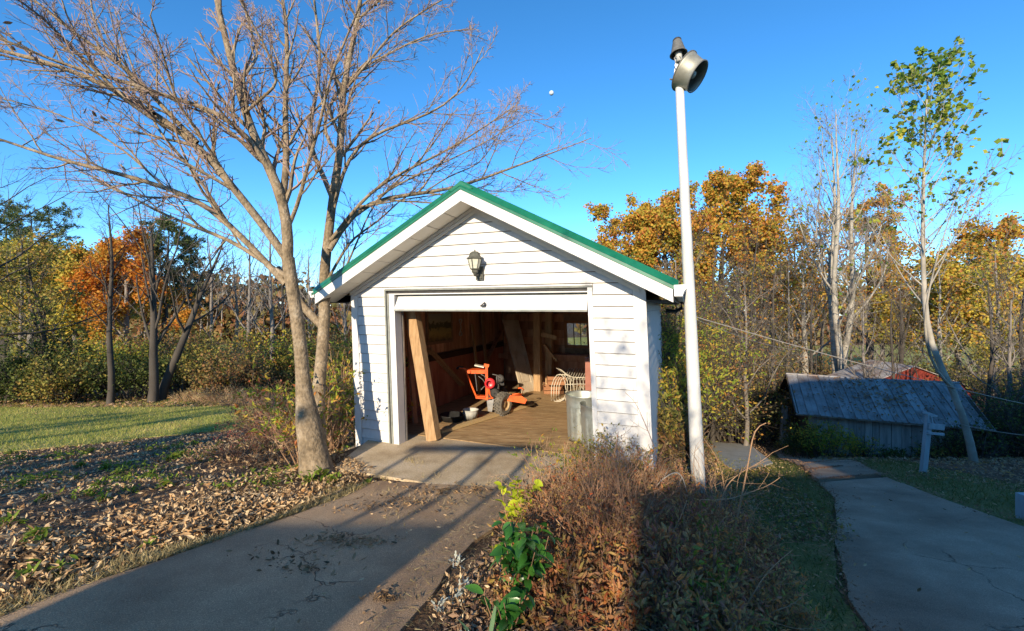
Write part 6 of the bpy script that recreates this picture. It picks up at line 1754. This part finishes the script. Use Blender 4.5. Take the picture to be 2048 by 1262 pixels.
# leaf mulch under the foreground shrubs
BEDR = [(-.42, 1.6), (-.35, 2.4), (-.12, 3.2), (.3, 4.1), (.55, 4.35), (1.55, 4.35), (2.3, 5.2), (2.45, 4.6), (1.9, 3.4), (1.5, 2.6), (1.25, 1.6)]
X, Y = scatter(BEDR, 16000, rg); b = MB(); b.leaves(np.stack([X, Y, gz(X, Y) + .01 + .03 * rg.random(len(X))], -1), .02 + .03 * rg.random(len(X)), rg, 'bent', flat=.5)
tag(b.build('leaf_mulch', M['L_litterdark']), 'dark leaf mulch on the ground of the shrub bed', 'leaves', kind='stuff')
# stray debris (needles and bits) on the driveway's right side
X, Y = scatter([(-.75, 1.8), (-.35, 1.8), (.0, 3.0), (.6, 4.5), (-.9, 4.7), (-.55, 3.6)], 2600, rg)
b = MB(); b.leaves(np.stack([X, Y, gz(X, Y) + .034], -1), .012 + .04 * rg.random(len(X)) ** 3, rg, 'needle', flat=.93)
tag(b.build('straw_debris', M['L_dry']), 'dry straw bits strewn along the right edge of driveway', 'debris', kind='stuff')
# dark rotted debris caught in patches on the driveway, and dirt along the path joints and edges
Q = []
for px, py, nn, sx, sy in ((718, 1092, 170, .16, .06), (615, 1146, 70, .10, .05), (650, 1083, 60, .10, .05), (767, 1205, 60, .05, .04), (560, 1120, 40, .12, .06), (870, 990, 160, .22, .10), (950, 985, 120, .2, .08), (740, 1020, 90, .2, .1), (820, 1010, 120, .22, .12)):
    q = ghit(px, py); Q.append(np.stack([q[0] + rg.normal(size=nn) * sx, q[1] + rg.normal(size=nn) * sy], -1))
Q = np.concatenate(Q); b = MB(); b.leaves(np.concatenate([Q, (gz(Q[:, 0], Q[:, 1]) + .032)[:, None]], -1), .012 + .03 * rg.random(len(Q)) ** 2, rg, 'curl', flat=.8, rnd=.3 * rg.random(len(Q)))
tag(b.build('drive_debris', M['L_litter']), 'patches of dark leaf crumbs lying on the driveway', 'debris', kind='stuff')
Q = []
for a, c in ((sub(PL, .3325, .334, 2)[0], sub(PR, .303, .304, 2)[0]), (sub(PL, .474, .475, 2)[0], sub(PR, .475, .476, 2)[0]), (sub(PL, .40, .401, 2)[0], sub(PR, .40, .401, 2)[0] * .6 + .4 * sub(PL, .4, .401, 2)[0])):
    t = rg.random((520, 1)); Q.append(a * (1 - t) + c * t + rg.normal(size=(520, 2)) * .035)
for E_ in (PL, PR):
    e = sub(E_, .02, .85, 300); Q.append(np.repeat(e, 6, 0) + rg.normal(size=(1800, 2)) * .07)
Q = np.concatenate(Q); b = MB(); b.leaves(np.concatenate([Q, (gz(Q[:, 0], Q[:, 1]) + .082)[:, None]], -1), .012 + .03 * rg.random(len(Q)) ** 2, rg, 'bent', flat=.8, rnd=.45 * rg.random(len(Q)))
tag(b.build('path_debris', M['L_litterdark']), 'dark crumbs and dirt along the joints and edges of the path', 'debris', kind='stuff')
# lawn blades
X, Y = scatter(LAW_near + LAW_far[::-1], 105000, rg)
k = Y < 12 + 6 * rg.random(len(X)); X, Y = X[k], Y[k]
b = MB(); D = np.stack([rg.normal(size=len(X)) * .5, rg.normal(size=len(X)) * .5, np.ones(len(X))], -1)
b.leaves(np.stack([X, Y, gz(X, Y) + .01], -1), .045 + .05 * rg.random(len(X)), rg, 'blade', dirs=D * 2)
tag(b.build('grass', M['L_grass']), 'short mown green grass of the sunlit lawn', 'grass', kind='stuff')
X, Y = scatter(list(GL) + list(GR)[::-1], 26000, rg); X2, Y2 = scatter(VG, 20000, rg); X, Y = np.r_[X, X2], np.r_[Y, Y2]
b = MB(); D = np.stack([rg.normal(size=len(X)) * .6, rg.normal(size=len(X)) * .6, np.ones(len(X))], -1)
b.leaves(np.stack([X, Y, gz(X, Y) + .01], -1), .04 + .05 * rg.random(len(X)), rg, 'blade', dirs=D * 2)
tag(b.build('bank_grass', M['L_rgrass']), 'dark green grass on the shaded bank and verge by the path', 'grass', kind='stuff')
# dry grass along the driveway's left edge and tufts by the apron
n = 9000; Y = 1.6 + 3.0 * rg.random(n); X = drl(Y) - np.abs(rg.normal(size=n)) * .10 * (1 + .8 * np.sin(Y * 3.1)) + .01
cl = np.sin(Y * 7) * np.sin(Y * 2.3 + 1) + .5 * rg.normal(size=n); k = cl > -.35; X, Y = X[k], Y[k]
for (px, py, nn, sp) in ((820, 928, 130, .05), (835, 935, 90, .06), (1000, 968, 120, .06), (1015, 962, 60, .07), (770, 958, 80, .06), (870, 958, 60, .08), (775, 990, 60, .1), (850, 1010, 50, .12), (800, 1040, 40, .12)):
    q = ghit(px, py); X = np.r_[X, q[0] + rg.normal(size=nn) * sp]; Y = np.r_[Y, q[1] + rg.normal(size=nn) * sp]
D = np.stack([rg.normal(size=len(X)) * .9, rg.normal(size=len(X)) * .9, np.ones(len(X))], -1)
b = MB(); b.leaves(np.stack([X, Y, gz(X, Y) + .02], -1), .02 + .05 * rg.random(len(X)), rg, 'blade', dirs=D * 1.4)
tag(b.build('dry_grass', M['L_dry']), 'dry yellow grass fringing the driveway edge and apron', 'grass', kind='stuff')
